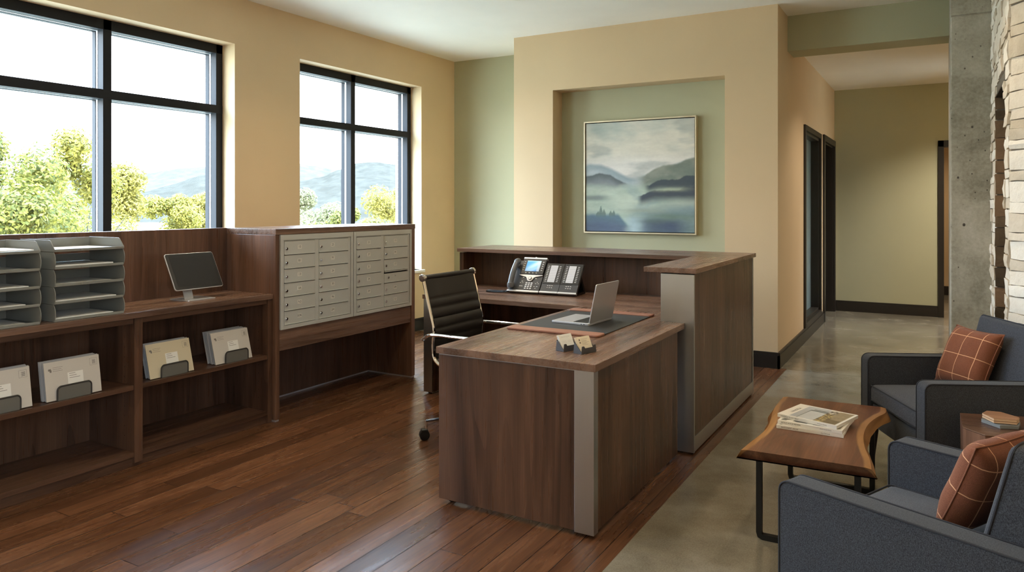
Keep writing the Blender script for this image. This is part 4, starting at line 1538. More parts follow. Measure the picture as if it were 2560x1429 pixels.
# ================================================================== LOUNGE
def rounded_slab(bm, x0, x1, y0, y1, z0, z1, r, crown=0.0, crown_axis=2, nx=10, ny=10, mi=0, M4=None):
    """soft upholstered block: rounded edges, faces bulged along crown_axis"""
    t = bmesh.new()
    bmesh.ops.create_cube(t, size=1.0)
    c = Vector(((x0 + x1) / 2, (y0 + y1) / 2, (z0 + z1) / 2))
    s = Vector((x1 - x0, y1 - y0, z1 - z0))
    for v in t.verts:
        v.co = Vector((v.co.x * s.x, v.co.y * s.y, v.co.z * s.z))
    bmesh.ops.bevel(t, geom=t.edges[:], offset=r, segments=4, profile=0.5, affect='EDGES')
    big = [e for e in t.edges if e.calc_length() > 0.12]
    bmesh.ops.subdivide_edges(t, edges=big, cuts=9, use_grid_fill=True)
    oth = [a for a in range(3) if a != crown_axis]
    for v in t.verts:
        u = [max(-1, min(1, v.co[a] / (s[a] / 2))) for a in oth]
        k = (1 - u[0] ** 2) * (1 - u[1] ** 2)
        sg = 1 if v.co[crown_axis] > 0 else -1
        v.co[crown_axis] += sg * crown * k * min(1.0, abs(v.co[crown_axis]) / (s[crown_axis] / 2 - r + 1e-6))
        v.co += c
    merge(bm, t, M4, mi)


def arm_outline(y0, y1, z0, z1, r, n=6):
    pts = [(y1, z0), (y1, z1)]
    for k in range(n + 1):
        a = R(90 + 90 * k / n)
        pts.append((y0 + r + r * math.cos(a), z1 - r + r * math.sin(a)))
    pts.append((y0, z0))
    return pts


def armchair(label, loc, rz):
    root = thing('armchair', label, 'armchair', loc, rz, 'blue grey wool armchairs round the low table')
    AW = 0.088
    for s in (-1, 1):
        xo, xi = s * 0.368, s * (0.368 - AW)
        a, b_ = min(xo, xi), max(xo, xi)
        out = arm_outline(-0.395, 0.40, 0.232, 0.618, 0.034)
        bm = B(); prism(bm, out, a, b_, 0, 0.010, 3)
        ar = obj('arm', bm, 'wool', root)
        bm = B()
        for x in (a + 0.001, b_ - 0.001):
            tube(bm, [(x, p[0] * 1.0, p[1]) for p in arm_outline(-0.394, 0.40, 0.232, 0.617, 0.034)], 0.0030, 6)
        obj('arm_piping', bm, 'piping', ar)
    bm = B(); box(bm, -0.279, 0.279, -0.372, 0.36, 0.232, 0.362, 0.012); obj('seat_rail', bm, 'wool', root)
    bm = B(); rounded_slab(bm, -0.277, 0.277, -0.385, 0.06, 0.366, 0.464, 0.024, 0.024, 2)
    se = obj('seat_cushion', bm, 'wool_dark', root)
    bm = B()
    for z in (0.381, 0.460):
        tube(bm, [(p[0], p[1] - 0.1625, z) for p in rrect(0.552, 0.443, 0.022, 4)], 0.0030, 6, True)
    obj('cushion_piping', bm, 'piping', se)
    T = Matrix.Translation((0, 0.068, 0.36)) @ Matrix.Rotation(R(-14), 4, 'X')
    bm = B(); rounded_slab(bm, -0.277, 0.277, 0.0, 0.215, -0.09, 0.515, 0.026, 0.016, 1, M4=T)
    ba = obj('backrest', bm, 'wool', root)
    bm = B()
    for y in (0.014, 0.201):
        tube(bm, [T @ Vector((p[0], y, p[1] + 0.2125)) for p in rrect(0.552, 0.603, 0.030, 5)], 0.0034, 6, True)
    obj('back_piping', bm, 'piping', ba)
    for x in (-0.315, 0.315):
        for y in (-0.34, 0.34):
            bm = B(); tube(bm, [(x, y, 0.234), (x * 1.03, y * 1.05, 0.0)], [0.021, 0.012], 14); obj('leg', bm, 'leg_wood', root)
    return root


A1 = (0.095, 2.535, R(-114.5))
A2 = (0.150, 4.45, R(-64.1))
armchair('near armchair in blue grey wool, cropped by the bottom edge of the photo', (A1[0], A1[1], 0), A1[2])
armchair('far armchair in blue grey wool beside the concrete column', (A2[0], A2[1], 0), A2[2])


def pillow(label, M4, group, H=0.164):
    root = thing('throw_pillow', label, 'pillow', M4.to_translation(), 0, group)
    root.rotation_euler = M4.to_euler()
    N = 22
    bm = B()
    grid = {}
    for side in (-1, 1):
        for i in range(N + 1):
            for j in range(N + 1):
                u, v = -1 + 2 * i / N, -1 + 2 * j / N
                edge = i in (0, N) or j in (0, N)
                if edge and side == 1:
                    grid[(1, i, j)] = grid[(-1, i, j)]
                    continue
                x = H * u * (1 - 0.075 * (1 - v * v) * u * u)
                z = H * v * (1 - 0.075 * (1 - u * u) * v * v)
                t = 0.062 * max(0.0, (1 - u ** 4) * (1 - v ** 4)) ** 0.62 + 0.006 * noise.noise(Vector((u * 2, v * 2, side)))
                t = 0 if edge else max(0.002, t)
                grid[(side, i, j)] = bm.verts.new((x, side * t, z))
    for side in (-1, 1):
        for i in range(N):
            for j in range(N):
                q = [grid[(side, i, j)], grid[(side, i + 1, j)], grid[(side, i + 1, j + 1)], grid[(side, i, j + 1)]]
                bm.faces.new(q if side == -1 else q[::-1])
    rim = [grid[(-1, i, 0)].co.copy() for i in range(N)] + [grid[(-1, N, j)].co.copy() for j in range(N)] + [grid[(-1, i, N)].co.copy() for i in range(N, 0, -1)] + [grid[(-1, 0, j)].co.copy() for j in range(N, 0, -1)]
    obj('cover', bm, 'plaid', root, False, 80)
    bm = B(); tube(bm, rim, 0.0026, 6, True); obj('seam', bm, plain('rust_piping', srgb(142, 90, 66), 0.85), root)
    return root


def chair_m(A):
    return Matrix.Translation((A[0], A[1], 0)) @ Matrix.Rotation(A[2], 4, 'Z')


pillow('rust checked pillow leaning in the far armchair by the concrete column', chair_m(A2) @ Matrix.Translation((-0.072, 0.030, 0.652)) @ Matrix.Rotation(0.20, 4, 'Z') @ Matrix.Rotation(-0.42, 4, 'X'), 'rust checked pillows on the armchairs')
pillow('rust checked pillow seen edge on in the near armchair', chair_m(A1) @ Matrix.Translation((-0.052, 0.018, 0.644)) @ Matrix.Rotation(-0.14, 4, 'Z') @ Matrix.Rotation(-0.42, 4, 'X') @ Matrix.Rotation(0.05, 4, 'Y'), 'rust checked pillows on the armchairs', 0.160)

# ---- live edge table
cf = thing('coffee_table', 'live edge walnut coffee table on black iron legs between the armchairs', 'table', (-0.475, 3.78, 0))
TZ = 0.402
LEFT = smooth_path([(-0.728, 3.252, 0), (-0.716, 3.38, 0), (-0.700, 3.52, 0), (-0.694, 3.66, 0), (-0.706, 3.80, 0), (-0.722, 3.93, 0), (-0.730, 4.08, 0), (-0.728, 4.268, 0)], 5)
RIGHT = smooth_path([(-0.223, 3.271, 0), (-0.238, 3.40, 0), (-0.266, 3.54, 0), (-0.284, 3.68, 0), (-0.289, 3.82, 0), (-0.280, 3.96, 0), (-0.252, 4.10, 0), (-0.222, 4.20, 0), (-0.226, 4.295, 0)], 5)
def at_t(path, t):
    f = t * (len(path) - 1)
    i = min(int(f), len(path) - 2)
    return path[i].lerp(path[i + 1], f - i)
NU, NV = 24, 44
bm = B(); sap = []
top, bot = [], []
for j in range(NV + 1):
    t = j / NV
    a, b_ = at_t(LEFT, t), at_t(RIGHT, t)
    wob = 0.004 * noise.noise(Vector((0, t * 9, 0)))
    ra, rb_ = [], []
    for i in range(NU + 1):
        u = i / NU
        p = a.lerp(b_, u)
        d = min(u, 1 - u) * (b_ - a).length
        z = TZ - (0.004 if i in (0, NU) else 0.0)
        ra.append(bm.verts.new((p.x, p.y, z)))
        sap.append(max(0.0, 1.0 - d / 0.058))
    top.append(ra)
    fl = 0.024 + 0.010 * noise.noise(Vector((3.1, t * 7, 0)))
    fr_ = 0.020 + 0.014 * noise.noise(Vector((7.7, t * 7, 0)))
    a2, b2 = a + Vector((-fl, 0, 0)), b_ + Vector((fr_, 0, 0))
    yo = 0.0
    for i in range(NU + 1):
        p = a2.lerp(b2, i / NU)
        y = p.y + (0.036 if j == 0 else (0.012 if j == NV else 0))
        rb_.append(bm.verts.new((p.x, y if j not in (0,) else p.y + 0.030, TZ - 0.046)))
        sap.append(0.85 if i in (0, NU) else 0.0)
    bot.append(rb_)
for j in range(NV):
    for i in range(NU):
        bm.faces.new((top[j][i], top[j][i + 1], top[j + 1][i + 1], top[j + 1][i]))
        bm.faces.new((bot[j][i + 1], bot[j][i], bot[j + 1][i], bot[j + 1][i + 1]))
    bm.faces.new((top[j + 1][0], bot[j + 1][0], bot[j][0], top[j][0]))
    bm.faces.new((top[j][NU], bot[j][NU], bot[j + 1][NU], top[j + 1][NU]))
for i in range(NU):
    bm.faces.new((top[0][i + 1], top[0][i], bot[0][i], bot[0][i + 1]))
    bm.faces.new((top[NV][i], top[NV][i + 1], bot[NV][i + 1], bot[NV][i]))
o = obj('slab_top', bm, 'slab', cf, True); set_attr(o, 'sap', sap)
for y in (3.335, 4.130):
    bm = B()
    pth = [(-0.668, y, TZ - 0.047)] + [(-0.668, y, 0.03), (-0.664, y, 0.016), (-0.654, y, 0.012)] + [(-0.292, y, 0.012), (-0.282, y, 0.016), (-0.278, y, 0.03)] + [(-0.278, y, TZ - 0.047)]
    tube(bm, pth, 0.01, 4, False, 0, None, (0.024, 0.024))
    obj('leg_frame', bm, 'iron', cf, True)

# ---- magazines
def magazine(label, x, y, z, rz, L_, D_, painter, title, spine):
    root = thing('magazine', label, 'magazine', (x, y, z), rz, 'magazines stacked on the coffee table')
    T_ = 0.0165
    bm = B(); box(bm, 0.001, L_ - 0.001, 0.0008, D_ - 0.001, 0.0012, T_ - 0.0012, 0.0005, 1); obj('pages', bm, 'paper', root)
    NX, NY = 60, 48
    bm = B(); cols = []; g = []
    for j in range(NY + 1):
        for i in range(NX + 1):
            u, v = i / NX, j / NY
            g.append(bm.verts.new((L_ * u, D_ * v, T_)))
            cols.append(painter(u, v))
    for j in range(NY):
        for i in range(NX):
            a = j * (NX + 1) + i
            bm.faces.new((g[a], g[a + 1], g[a + NX + 2], g[a + NX + 1]))
    low = [bm.verts.new((p.co.x, p.co.y, T_ - 0.0012)) for p in (g[0], g[NX], g[-1], g[(NX + 1) * NY])]
    cols += [painter(0, 0)] * 4
    for a, b_, la, lb in ((g[NX], g[-1], low[1], low[2]),):
        pass
    o = obj('cover', bm, 'cover', root); set_col(o, cols)
    bm = B(); box(bm, 0, L_, -0.0008, 0.0012, 0, T_, 0.0006, 1); sp = obj('spine', bm, 'paper', root)
    bm = B()
    text(bm, spine, 0.0085, Matrix.Translation((0.060, -0.0011, T_ / 2)) @ Matrix.Rotation(R(90), 4, 'X'))
    text(bm, spine[::-1].title(), 0.006, Matrix.Translation((0.215, -0.0011, T_ / 2)) @ Matrix.Rotation(R(90), 4, 'X'))
    obj('spine_lettering', bm, 'ink', sp)
    if title:
        bm = B()
        text(bm, title, 0.022, Matrix.Translation((0.036, D_ * 0.5, T_ + 0.0004)) @ Matrix.Rotation(R(90), 4, 'Z'))
        obj('cover_title', bm, 'ink_soft', root)
    return root


W_ = Vector((0.76, 0.74, 0.69))
def cover_top(u, v):
    if u < 0.20 or u > 0.965 or v < 0.035 or v > 0.955:
        return W_
    n1 = noise.noise(Vector((u * 22, v * 22, 1.3)))
    if u < 0.60:
        c = Vector((0.36, 0.39, 0.43)).lerp(Vector((0.46, 0.48, 0.50)), v)
        if u > 0.30 and v < 0.72:
            c = Vector((0.50, 0.52, 0.53))
            if u < 0.325 or (0.66 < v < 0.72):
                c = Vector((0.14, 0.16, 0.16))
        if u > 0.34 and 0.74 < v < 0.80:
            c = Vector((0.22, 0.24, 0.24))
        return c
    c = Vector((0.115, 0.085, 0.05)).lerp(Vector((0.22, 0.17, 0.10)), 0.5 + 0.5 * n1)
    if u > 0.72 and v > 0.30 and u + v * 0.25 > 0.86:
        c = Vector((0.36, 0.29, 0.19)) * (0.85 + 0.25 * n1)
    if u < 0.74 and v < 0.66:
        f = noise.noise(Vector((u * 34, v * 26, 4.0)))
        if f > 0.12:
            c = Vector((0.58, 0.46, 0.20))
    if u < 0.72 and v > 0.68:
        c = Vector((0.62, 0.58, 0.50)) if n1 > 0 else Vector((0.10, 0.09, 0.07))
    return c
def cover_dark(seed):
    def f(u, v):
        if u < 0.04 or u > 0.96 or v < 0.05 or v > 0.95:
            return W_
        n1 = noise.noise(Vector((u * 7, v * 9, seed)))
        if u < 0.22:
            return W_ if n1 > -0.12 else Vector((0.16, 0.16, 0.15))
        if u > 0.66:
            return Vector((0.30, 0.27, 0.22)) * (1 + 0.4 * n1)
        return Vector((0.09, 0.095, 0.095)) if n1 < 0.25 else Vector((0.48, 0.47, 0.44))
    return f
magazine('white spined magazine at the bottom of the pile on the coffee table', -0.652, 3.640, TZ + 0.0005, R(-1.5), 0.292, 0.262, cover_dark(2.0), None, 'BASCONDIT ARCHI')
magazine('white magazine in the middle of the pile on the coffee table', -0.650, 3.662, TZ + 0.0175, R(-6.5), 0.286, 0.250, cover_dark(9.0), None, 'AEDILIS HOUSE REVIEW')
magazine('topmost magazine with a house and garden cover on the coffee table pile', -0.660, 3.716, TZ + 0.0345, R(-16.5), 0.282, 0.245, cover_top, 'VANDELA', 'VANDELA QUARTERLY')

# ---- faceted side table and coasters
st_ = thing('side_table', 'faceted walnut block side table between the two armchairs', 'side table', (0.28, 3.85, 0))
SZ = 0.5
TOP = [(0.095, 3.962), (0.100, 3.712), (0.177, 3.628), (0.330, 3.655), (0.455, 3.75), (0.470, 3.93), (0.400, 4.055)]
BOT = [(0.103, 3.955), (0.118, 3.718), (0.180, 3.635), (0.325, 3.670), (0.435, 3.76), (0.445, 3.92), (0.38, 4.03)]
bm = B()
hi = [bm.verts.new((x, y, SZ - 0.004)) for x, y in TOP]
lo = [bm.verts.new((x, y, 0.0)) for x, y in BOT]
bm.faces.new(lo[::-1]) if False else bm.faces.new(lo)
bm.faces.new(hi)
for i in range(7):
    bm.faces.new((hi[i], lo[i], lo[(i + 1) % 7], hi[(i + 1) % 7]))
bmesh.ops.recalc_face_normals(bm, faces=bm.faces[:])
obj('block', bm, 'side_wood', st_, True, 10)
bm = B(); prism(bm, TOP, SZ - 0.0038, SZ, 2, 0.0012, 1); obj('top_face', bm, walnut('walnut_table_face', 0, (0.05, 0.022, 0.013), (0.15, 0.075, 0.045), 0.3), st_, True, 10)


def coaster(label, pts, z0, z1, mat, edge):
    c = (sum(p[0] for p in pts) / len(pts), sum(p[1] for p in pts) / len(pts))
    root = thing('coaster', label, 'coaster', (c[0], c[1], z0), 0, 'coasters piled on the side table')
    bm = B(); prism(bm, [(p[0] - c[0], p[1] - c[1]) for p in pts], 0.0, z1 - z0 - 0.0015, 2, 0.001, 1); obj('core', bm, edge, root, False, 20)
    bm = B(); prism(bm, [(p[0] - c[0], p[1] - c[1]) for p in pts], z1 - z0 - 0.0014, z1 - z0, 2, 0.0006, 1); obj('face', bm, mat, root, False, 20)


CP = [(0.176, 3.852), (0.214, 3.776), (0.298, 3.792), (0.312, 3.85), (0.248, 3.912), (0.196, 3.905)]
coaster('grey stone coaster at the bottom of the pile on the side table', [(0.172, 3.836), (0.236, 3.762), (0.304, 3.788), (0.316, 3.86), (0.25, 3.925), (0.186, 3.90)], SZ + 0.0003, SZ + 0.0155, 'coaster_grey', 'coaster_grey')
coaster('lower pale wooden coaster on the side table', CP, SZ + 0.018, SZ + 0.0275, 'coaster_wood', 'edge_light')
coaster('topmost wooden coaster on the side table pile', CP, SZ + 0.0278, SZ + 0.038, 'coaster_wood', 'edge_light')

# ================================================================== PAINTING IN THE NICHE
PW, PH = 1.180, 1.152
pa = thing('painting', 'large framed misty lake landscape painting hanging in the wall niche', 'painting', (-2.588, 7.099, 1.740))
bm = B()
for a, b_, c, d in ((-PW / 2, -PW / 2 + 0.014, -PH / 2, PH / 2), (PW / 2 - 0.014, PW / 2, -PH / 2, PH / 2), (-PW / 2 + 0.014, PW / 2 - 0.014, PH / 2 - 0.014, PH / 2), (-PW / 2 + 0.014, PW / 2 - 0.014, -PH / 2, -PH / 2 + 0.014)):
    box(bm, a, b_, -0.052, 0.0, c, d, 0.0015)
fr = obj('frame', bm, 'frame_gold', pa)
bm = B(); box(bm, -PW / 2 + 0.013, PW / 2 - 0.013, -0.010, -0.002, -PH / 2 + 0.013, PH / 2 - 0.013); obj('rebate', bm, 'frame_black', pa)


def fbm(x, y, s, o=4):
    t, a = 0.0, 0.5
    for i in range(o):
        t += a * noise.noise(Vector((x, y, s + i * 7.3)))
        x, y, a = x * 2.03, y * 2.07, a * 0.5
    return t


def L(*c):
    return Vector(srgb(*c)[:3])


def smooth(a, b_, x):
    t = max(0.0, min(1.0, (x - a) / (b_ - a)))
    return t * t * (3 - 2 * t)


def paint_px(u, v):
    """u across, v up, 0..1"""
    y = 1 - v
    n1 = fbm(u * 2.2, y * 4.2, 1.0)
    n2 = fbm(u * 5.0, y * 9.0, 5.0)
    sky = L(176, 186, 178).lerp(L(222, 216, 200), smooth(-0.25, 0.35, n1 + 0.35 * math.exp(-((y - 0.2 + 0.1 * (u - 0.5)) / 0.13) ** 2)))
    sky = sky.lerp(L(226, 222, 214), smooth(0.25, 0.42, y))
    c = sky.lerp(L(150, 160, 156), 0.5 * smooth(0.10, 0.35, fbm(u * 2.0 - 0.4, y * 6.0, 9.0)))
    # far hills: one falls from the left, one rises to the right
    rl = 0.375 + 0.13 * smooth(0.02, 0.52, u) - 0.015 * math.sin(u * 9) + 0.012 * fbm(u * 9, 0, 2)
    rr_ = 0.50 - 0.14 * smooth(0.46, 1.0, u) + 0.012 * fbm(u * 9, 0, 3)
    for r1, fade in ((rl, smooth(0.60, 0.40, u)), (rr_, smooth(0.40, 0.62, u))):
        k = smooth(r1 - 0.012, r1 + 0.03, y) * fade
        far = L(134, 154, 162).lerp(L(188, 200, 204), smooth(r1, r1 + 0.12, y) * max(0.0, 0.6 + 0.8 * n2))
        c = c.lerp(far, k * 0.9)
    r2 = 0.50 - 0.10 * smooth(0.50, 0.75, u) - 0.06 * smooth(0.8, 1.0, u) + 0.012 * fbm(u * 12, 0, 6)
    if u > 0.48:
        k = smooth(r2 - 0.008, r2 + 0.015, y) * smooth(0.47, 0.58, u)
        c = c.lerp(L(112, 122, 108).lerp(L(138, 142, 126), smooth(-0.2, 0.3, n2)), k * 0.9)
    r3 = 0.463 + 0.10 * smooth(0.16, 0.42, u) + 0.018 * fbm(u * 14, 0, 7) + 0.03 * smooth(0.14, 0.0, u)
    if u < 0.45:
        k = smooth(r3 - 0.006, r3 + 0.010, y)
        c = c.lerp(L(96, 104, 106).lerp(L(130, 138, 140), smooth(r3, r3 + 0.08, y)), k * smooth(0.45, 0.34, u))
    # mist and water
    k = smooth(0.545, 0.63, y + 0.05 * n2)
    mist = L(172, 188, 172).lerp(L(196, 206, 188), smooth(-0.3, 0.3, n1)).lerp(L(150, 168, 168), 0.55 * smooth(0.0, 0.4, n2))
    c = c.lerp(mist, k * (1 - 0.25 * smooth(0.6, 1.0, u)))
    # dark headlands on the right
    for (a0, ym, amp, ub, thick, col) in ((0.56, 0.585, 0.055, 0.72, 0.050, L(62, 72, 80)), (0.49, 0.675, 0.050, 0.66, 0.055, L(60, 68, 80))):
        rr = ym - amp * smooth(a0, ub, u) - 0.030 * smooth(0.86, 0.93, u) + 0.016 * abs(fbm(u * 22, 0, ym * 9))
        yb = ym - 0.6 * amp * smooth(a0, ub, u) + 0.02 * n2
        k = smooth(rr - 0.006, rr + 0.008, y) * smooth(yb + thick + 0.06, yb + thick * 0.4, y) * smooth(a0 - 0.01, a0 + 0.05, u)
        c = c.lerp(col, k * 0.95)
    k = smooth(0.655, 0.685, y) * smooth(0.735, 0.70, y) * smooth(0.30, 0.10, u)
    c = c.lerp(L(112, 122, 122), 0.75 * k)
    # lower right bank, blue water, reeds
    k = smooth(0.72, 0.86, y + 0.06 * n2) * smooth(0.34, 0.62, u + 0.12 * n1)
    c = c.lerp(L(98, 122, 124).lerp(L(128, 152, 158), smooth(-0.2, 0.3, n2)), 0.8 * k)
    k = smooth(0.86, 0.93, y + 0.05 * n2) * smooth(0.44, 0.60, u + 0.10 * n1) * smooth(1.02, 0.80, u)
    c = c.lerp(L(72, 86, 104), 0.85 * k)
    k = smooth(0.84, 0.90, y) * math.exp(-((u - 0.46) / 0.09) ** 2)
    c = c.lerp(L(178, 200, 206), 0.8 * k)
    for cu, cy_, ru, ry, col, a in ((0.80, 0.86, 0.22, 0.040, L(104, 124, 104), 0.75), (0.66, 0.905, 0.16, 0.022, L(84, 100, 98), 0.75), (0.78, 0.95, 0.12, 0.05, L(74, 86, 110), 0.7),
                                    (0.93, 0.80, 0.20, 0.05, L(112, 138, 148), 0.6), (0.52, 0.81, 0.16, 0.018, L(150, 156, 138), 0.6), (0.80, 0.625, 0.16, 0.014, L(182, 190, 160), 0.7)):
        k = math.exp(-((u - cu + 0.06 * n2) / ru) ** 2 - ((y - cy_ + 0.02 * n2) / ry) ** 2)
        c = c.lerp(col, a * k)
    spike = 0.0
    for cx, h_, w_ in ((0.145, 0.075, 0.022), (0.175, 0.045, 0.018), (0.24, 0.030, 0.016), (0.27, 0.026, 0.014), (0.12, 0.025, 0.02)):
        spike = max(spike, h_ * max(0.0, 1 - abs(u - cx) / w_))
    rb = 0.835 + 0.10 * smooth(0.30, 0.42, u) + 0.015 * fbm(u * 16, 0, 3)
    k = smooth(rb - 0.012, rb + 0.03, y) * smooth(0.46, 0.34, u + 0.06 * n2)
    c = c.lerp(L(88, 116, 132).lerp(L(78, 92, 120), smooth(rb, 0.97, y + 0.05 * n2)), 0.92 * k)
    if spike > 0:
        k = smooth(rb - spike - 0.004, rb - spike + 0.01, y) * smooth(rb + 0.05, rb, y)
        c = c.lerp(L(92, 112, 106), 0.8 * k)
    c = c * (1.0 + 0.16 * fbm(u * 5.0, y * 24.0, 14.0) + 0.08 * fbm(u * 30.0, y * 60.0, 21.0))
    return c


NP = 190
bm = B(); cols = []; g = []
for j in range(NP + 1):
    for i in range(NP + 1):
        u, v = i / NP, j / NP
        g.append(bm.verts.new(((u - 0.5) * (PW - 0.044), -0.040, (v - 0.5) * (PH - 0.044))))
        cols.append(paint_px(u, v))
for j in range(NP):
    for i in range(NP):
        a = j * (NP + 1) + i
        bm.faces.new((g[a], g[a + 1], g[a + NP + 2], g[a + NP + 1]))
rim = [g[i] for i in range(NP + 1)] + [g[j * (NP + 1) + NP] for j in range(1, NP + 1)] + [g[NP * (NP + 1) + i] for i in range(NP - 1, -1, -1)] + [g[j * (NP + 1)] for j in range(NP - 1, 0, -1)]
bk_ = [bm.verts.new((p.co.x, -0.010, p.co.z)) for p in rim]
cols += [(0.5, 0.5, 0.48)] * len(bk_)
for i in range(len(rim)):
    j = (i + 1) % len(rim)
    bm.faces.new((rim[j], rim[i], bk_[i], bk_[j]))
o = obj('canvas', bm, 'canvas', pa); set_col(o, cols)

# ================================================================== OUTSIDE
GZ = -4.0
bm = B(); box(bm, -900, -5.8, -500, 1200, GZ - 0.3, GZ); box(bm, 1.6, 300, -300, 300, GZ - 0.3, GZ)
o = obj('ground_outside', bm, plain('pale_paving', srgb(150, 146, 132), 0.95)); o['kind'] = 'structure'


def ridge(name, dist, pts, col, depth):
    """pts: (azimuth pixel, elevation pixel height above horizon) along a ridge line DIST metres away"""
    bm = B(); rows = []
    for (px, e) in pts:
        a = (px - 1280.0) / FPX
        d = Vector((-math.sin(YAW) + math.cos(YAW) * a, math.cos(YAW) + math.sin(YAW) * a, 0))
        crest = d * dist + Vector((0, 0, 1.45 + e / FPX * dist))
        foot = d * (dist - depth) + Vector((0, 0, GZ - 0.1))
        back = d * (dist + depth) + Vector((0, 0, GZ - 0.1))
        r = []
        for k_ in range(9):
            t = k_ / 8
            q = foot.lerp(crest, t)
            q.z = foot.z + (crest.z - foot.z) * (t ** 0.8)
            r.append(bm.verts.new(q + Vector((0, 0, 0.02 * dist * noise.noise(q * (9.0 / dist)) * (1 if 0 < k_ < 8 else 0)))))
        r.append(bm.verts.new(back))
        rows.append(r)
    for A_, B_ in zip(rows[:-1], rows[1:]):
        for k_ in range(9):
            bm.faces.new((A_[k_], B_[k_], B_[k_ + 1], A_[k_ + 1]))
    bmesh.ops.recalc_face_normals(bm, faces=bm.faces[:])
    k = NT(name + '_slopes')
    n_ = k.noise(k.coord((1, 1, 1)), 22.0 / dist * 4, 6.0, 0.65)
    k.set('Base Color', k.ramp(n_, ((0.35, [c * 0.82 for c in col[:3]]), (0.65, [min(1, c * 1.15) for c in col[:3]]))))
    k.set('Roughness', 1.0); k.set('Specular IOR Level', 0.0)
    o = obj(name, bm, k.m, None, False, 180); o['kind'] = 'structure'


def dense(pts, n=4):
    out = []
    for (a, e), (b_, f) in zip(pts[:-1], pts[1:]):
        for k_ in range(n):
            t = k_ / n
            out.append((a + (b_ - a) * t, e + (f - e) * (t * t * (3 - 2 * t)) + 2.0 * noise.noise(Vector((a + (b_ - a) * t, e, 0)) * 0.05)))
    out.append(pts[-1])
    return out


ridge('hill_far', 820.0, dense([(-900, 30), (-300, 55), (200, 70), (370, 80), (430, 84), (520, 78), (640, 70), (745, 102), (790, 92), (830, 78), (900, 60), (1000, 50), (1300, 40), (1800, 40)]), (0.038, 0.035, 0.032), 300.0)
ridge('hill_near', 420.0, dense([(-900, 10), (-200, 20), (300, 25), (440, 34), (520, 52), (600, 55), (745, 55), (800, 62), (850, 80), (895, 98), (940, 104), (985, 102), (1060, 90), (1300, 70), (1800, 60)]), (0.030, 0.028, 0.023), 190.0)


def tree(label, x, y, top, spread, seed, shades, cat='tree', blobs=17, leaves=5200, size=0.10, name='broadleaf_tree'):
    rr = random.Random(seed)
    root = thing(name, label, cat, (x, y, GZ), 0, 'trees outside the windows')
    h = top - GZ
    bm = B()
    tube(bm, smooth_path([(0, 0, 0), (0.1, 0.05, h * 0.3), (0.0, 0.15, h * 0.5), (0.1, 0.1, h * 0.66)], 5), [max(0.012, 0.16 * (1 - 1.0 * i / 15.0)) for i in range(16)], 8)
    for b_ in range(7):
        a = rr.uniform(0, 6.28)
        z0 = h * rr.uniform(0.35, 0.55)
        l = spread * rr.uniform(0.35, 0.6)
        tube(bm, smooth_path([(0.05, 0.1, z0), (math.cos(a) * l * 0.5, math.sin(a) * l * 0.5, z0 + h * 0.10), (math.cos(a) * l, math.sin(a) * l, z0 + h * 0.2)], 4), [0.026 - 0.0028 * i for i in range(9)], 6)
    obj('trunk', bm, 'bark', root)
    cl = []
    for b_ in range(blobs):
        t = rr.random()
        zz = h * (0.34 + 0.60 * t)
        w_ = spread * (1.0 - 0.75 * max(0.0, (t - 0.30) / 0.70) ** 1.3)
        a = rr.uniform(0, 6.28)
        rad = w_ * math.sqrt(rr.random()) * 0.85
        cl.append((Vector((math.cos(a) * rad, math.sin(a) * rad, zz)), spread * rr.uniform(0.22, 0.42) * (1.1 - 0.5 * t)))
    bm = B(); tint = []
    for i in range(leaves):
        c, r_ = rr.choice(cl)
        d = Vector((rr.gauss(0, 1), rr.gauss(0, 1), rr.gauss(0, 1)))
        d.normalize()
        p = c + d * r_ * (rr.random() ** 0.45)
        n_ = (d + Vector((rr.uniform(-1, 1), rr.uniform(-1, 1), rr.uniform(-0.2, 1.2)))).normalized()
        s_ = n_.cross(Vector((rr.uniform(-1, 1), rr.uniform(-1, 1), rr.uniform(-1, 1)))).normalized()
        t_ = n_.cross(s_)
        sz = size * rr.uniform(0.6, 1.25)
        f = bm.faces.new([bm.verts.new(p + q) for q in (-s_ * sz, -t_ * sz * 0.45, s_ * sz, t_ * sz * 0.45)])
        v_ = rr.random()
        tint += [v_] * 4
    o = obj('crown', bm, shades, root); set_attr(o, 'tint', tint)
    return root


M['leaf_a'] = leaf_mat('yellow_green_leaves', (0.058, 0.058, 0.008), (0.25, 0.205, 0.034))
M['leaf_b'] = leaf_mat('fresh_green_leaves', (0.036, 0.045, 0.008), (0.20, 0.18, 0.034))
M['leaf_c'] = leaf_mat('golden_leaves', (0.075, 0.065, 0.010), (0.26, 0.21, 0.042))
M['leaf_d'] = leaf_mat('pale_olive_leaves', (0.09, 0.09, 0.04), (0.17, 0.16, 0.08))


def out_at(px, dist):
    a = (px - 1280.0) / FPX
    return ((-math.sin(YAW) + math.cos(YAW) * a) * dist, (math.cos(YAW) + math.sin(YAW) * a) * dist)


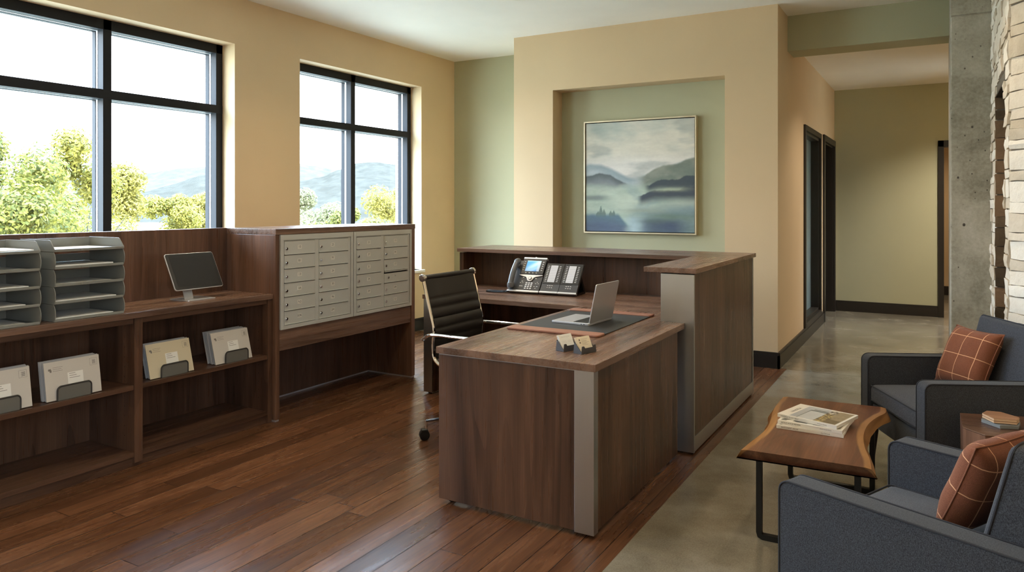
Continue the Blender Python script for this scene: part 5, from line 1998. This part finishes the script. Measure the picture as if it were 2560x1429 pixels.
for (px, dist, ytop, spread, seed, mat, nl, sz, label) in (
        (20, 12.0, 272, 2.0, 1, 'leaf_b', 9000, 0.085, 'tall fresh green tree at the left edge of the large window'),
        (205, 17.5, 318, 2.0, 2, 'leaf_a', 8500, 0.105, 'yellow green tree just left of the large window mullion'),
        (325, 23.0, 408, 2.3, 3, 'leaf_c', 7500, 0.115, 'golden tree just right of the large window mullion'),
        (110, 31.0, 420, 3.0, 4, 'leaf_b', 7500, 0.17, 'rounded green tree behind the tall one in the large window'),
        (420, 34.0, 486, 2.3, 5, 'leaf_a', 7500, 0.14, 'low yellow green tree at the right of the large window'),
        (520, 39.0, 474, 2.6, 6, 'leaf_c', 7500, 0.17, 'low golden tree seen at the far right of the large window'),
        (770, 48.0, 482, 4.2, 7, 'leaf_d', 7000, 0.21, 'pale hazy tree seen in the left pane of the small window'),
        (845, 23.0, 472, 1.5, 8, 'leaf_b', 5500, 0.10, 'small round green tree behind the small window mullion'),
        (935, 20.0, 470, 2.2, 9, 'leaf_c', 8000, 0.085, 'golden bushy tree in the right pane of the small window'),
        (1003, 26.0, 452, 1.9, 10, 'leaf_c', 4500, 0.085, 'golden tree at the brick edge of the small window'),
        (690, 60.0, 492, 6.0, 12, 'leaf_d', 6500, 0.26, 'pale distant tree behind the pier between the windows')):
    x, y = out_at(px, dist)
    tree(label, x, y, 1.45 + (513 - ytop) / FPX * dist, spread, seed, mat, leaves=int(nl * 3.2), size=sz * 0.52)

# ================================================================== RECESSED DOWNLIGHTS
M['lens'] = NT('lit_downlight_lens').m
_b = M['lens'].node_tree.nodes['Principled BSDF']
_b.inputs['Emission Color'].default_value = (1.0, 0.86, 0.66, 1)
_b.inputs['Emission Strength'].default_value = 6.0
DL_W = 14.0


def downlight(label, x, y, z, power, tone=(1.0, 0.80, 0.55)):
    root = thing('recessed_downlight', label, 'ceiling light', (x, y, z), 0, 'recessed downlights')
    bm = B()
    ring = [(math.cos(R(a)) , math.sin(R(a))) for a in range(0, 360, 12)]
    for (r0, z0), (r1, z1) in (((0.085, 0.0), (0.083, -0.006)), ((0.083, -0.006), (0.066, -0.004)), ((0.066, -0.004), (0.060, -0.0005))):
        A_ = [bm.verts.new((c * r0, s * r0, z0)) for c, s in ring]
        B_ = [bm.verts.new((c * r1, s * r1, z1)) for c, s in ring]
        for i in range(len(ring)):
            j = (i + 1) % len(ring)
            bm.faces.new((A_[j], A_[i], B_[i], B_[j]))
    obj('trim_ring', bm, 'ceil', root)
    bm = B(); cyl(bm, (0, 0, -0.0012), 0.060, 0.002, 2, 30); obj('lens', bm, 'lens', root)
    l = bpy.data.lights.new('downlight_lamp', 'SPOT')
    l.energy = power
    l.color = tone
    l.spot_size = R(128)
    l.spot_blend = 1.0
    l.shadow_soft_size = 0.055
    lo = bpy.data.objects.new('downlight_lamp', l)
    COL.objects.link(lo)
    lo.parent = root
    lo.location = (0, 0, -0.06)


for (x, y, where) in ((-4.2, 0.6, 'over the floor beside the window behind the viewer'), (-2.3, 0.6, 'over the open floor behind the viewer'), (-0.4, 0.6, 'above the viewer'),
                      (-4.2, 2.7, 'above the bookcase aisle'), (-2.3, 2.7, 'above the front of the reception desk'), (-0.4, 2.7, 'above the near armchair'),
                      (-4.0, 4.6, 'above the mailbox aisle'), (-2.2, 4.8, 'above the task chair'), (-0.4, 4.9, 'above the far armchair')):
    downlight('round recessed ceiling downlight ' + where, x, y, CZ, DL_W)
downlight('round recessed hall downlight just behind the beam', -0.2, 8.10, HZ, DL_W * 1.8, (1.0, 0.90, 0.76))
downlight('added unseen hall downlight brightening the hall, hidden by the column', 0.55, 9.9, HZ, DL_W * 5.5, (1.0, 0.90, 0.76))  # extra lamp out of view, added to brighten and warm the hall
downlight('round recessed downlight in the room beyond the hall', 0.3, 12.6, HZ, DL_W * 1.6)
downlight('round recessed downlight in the office behind the glazed door', -3.2, 9.2, HZ, DL_W)
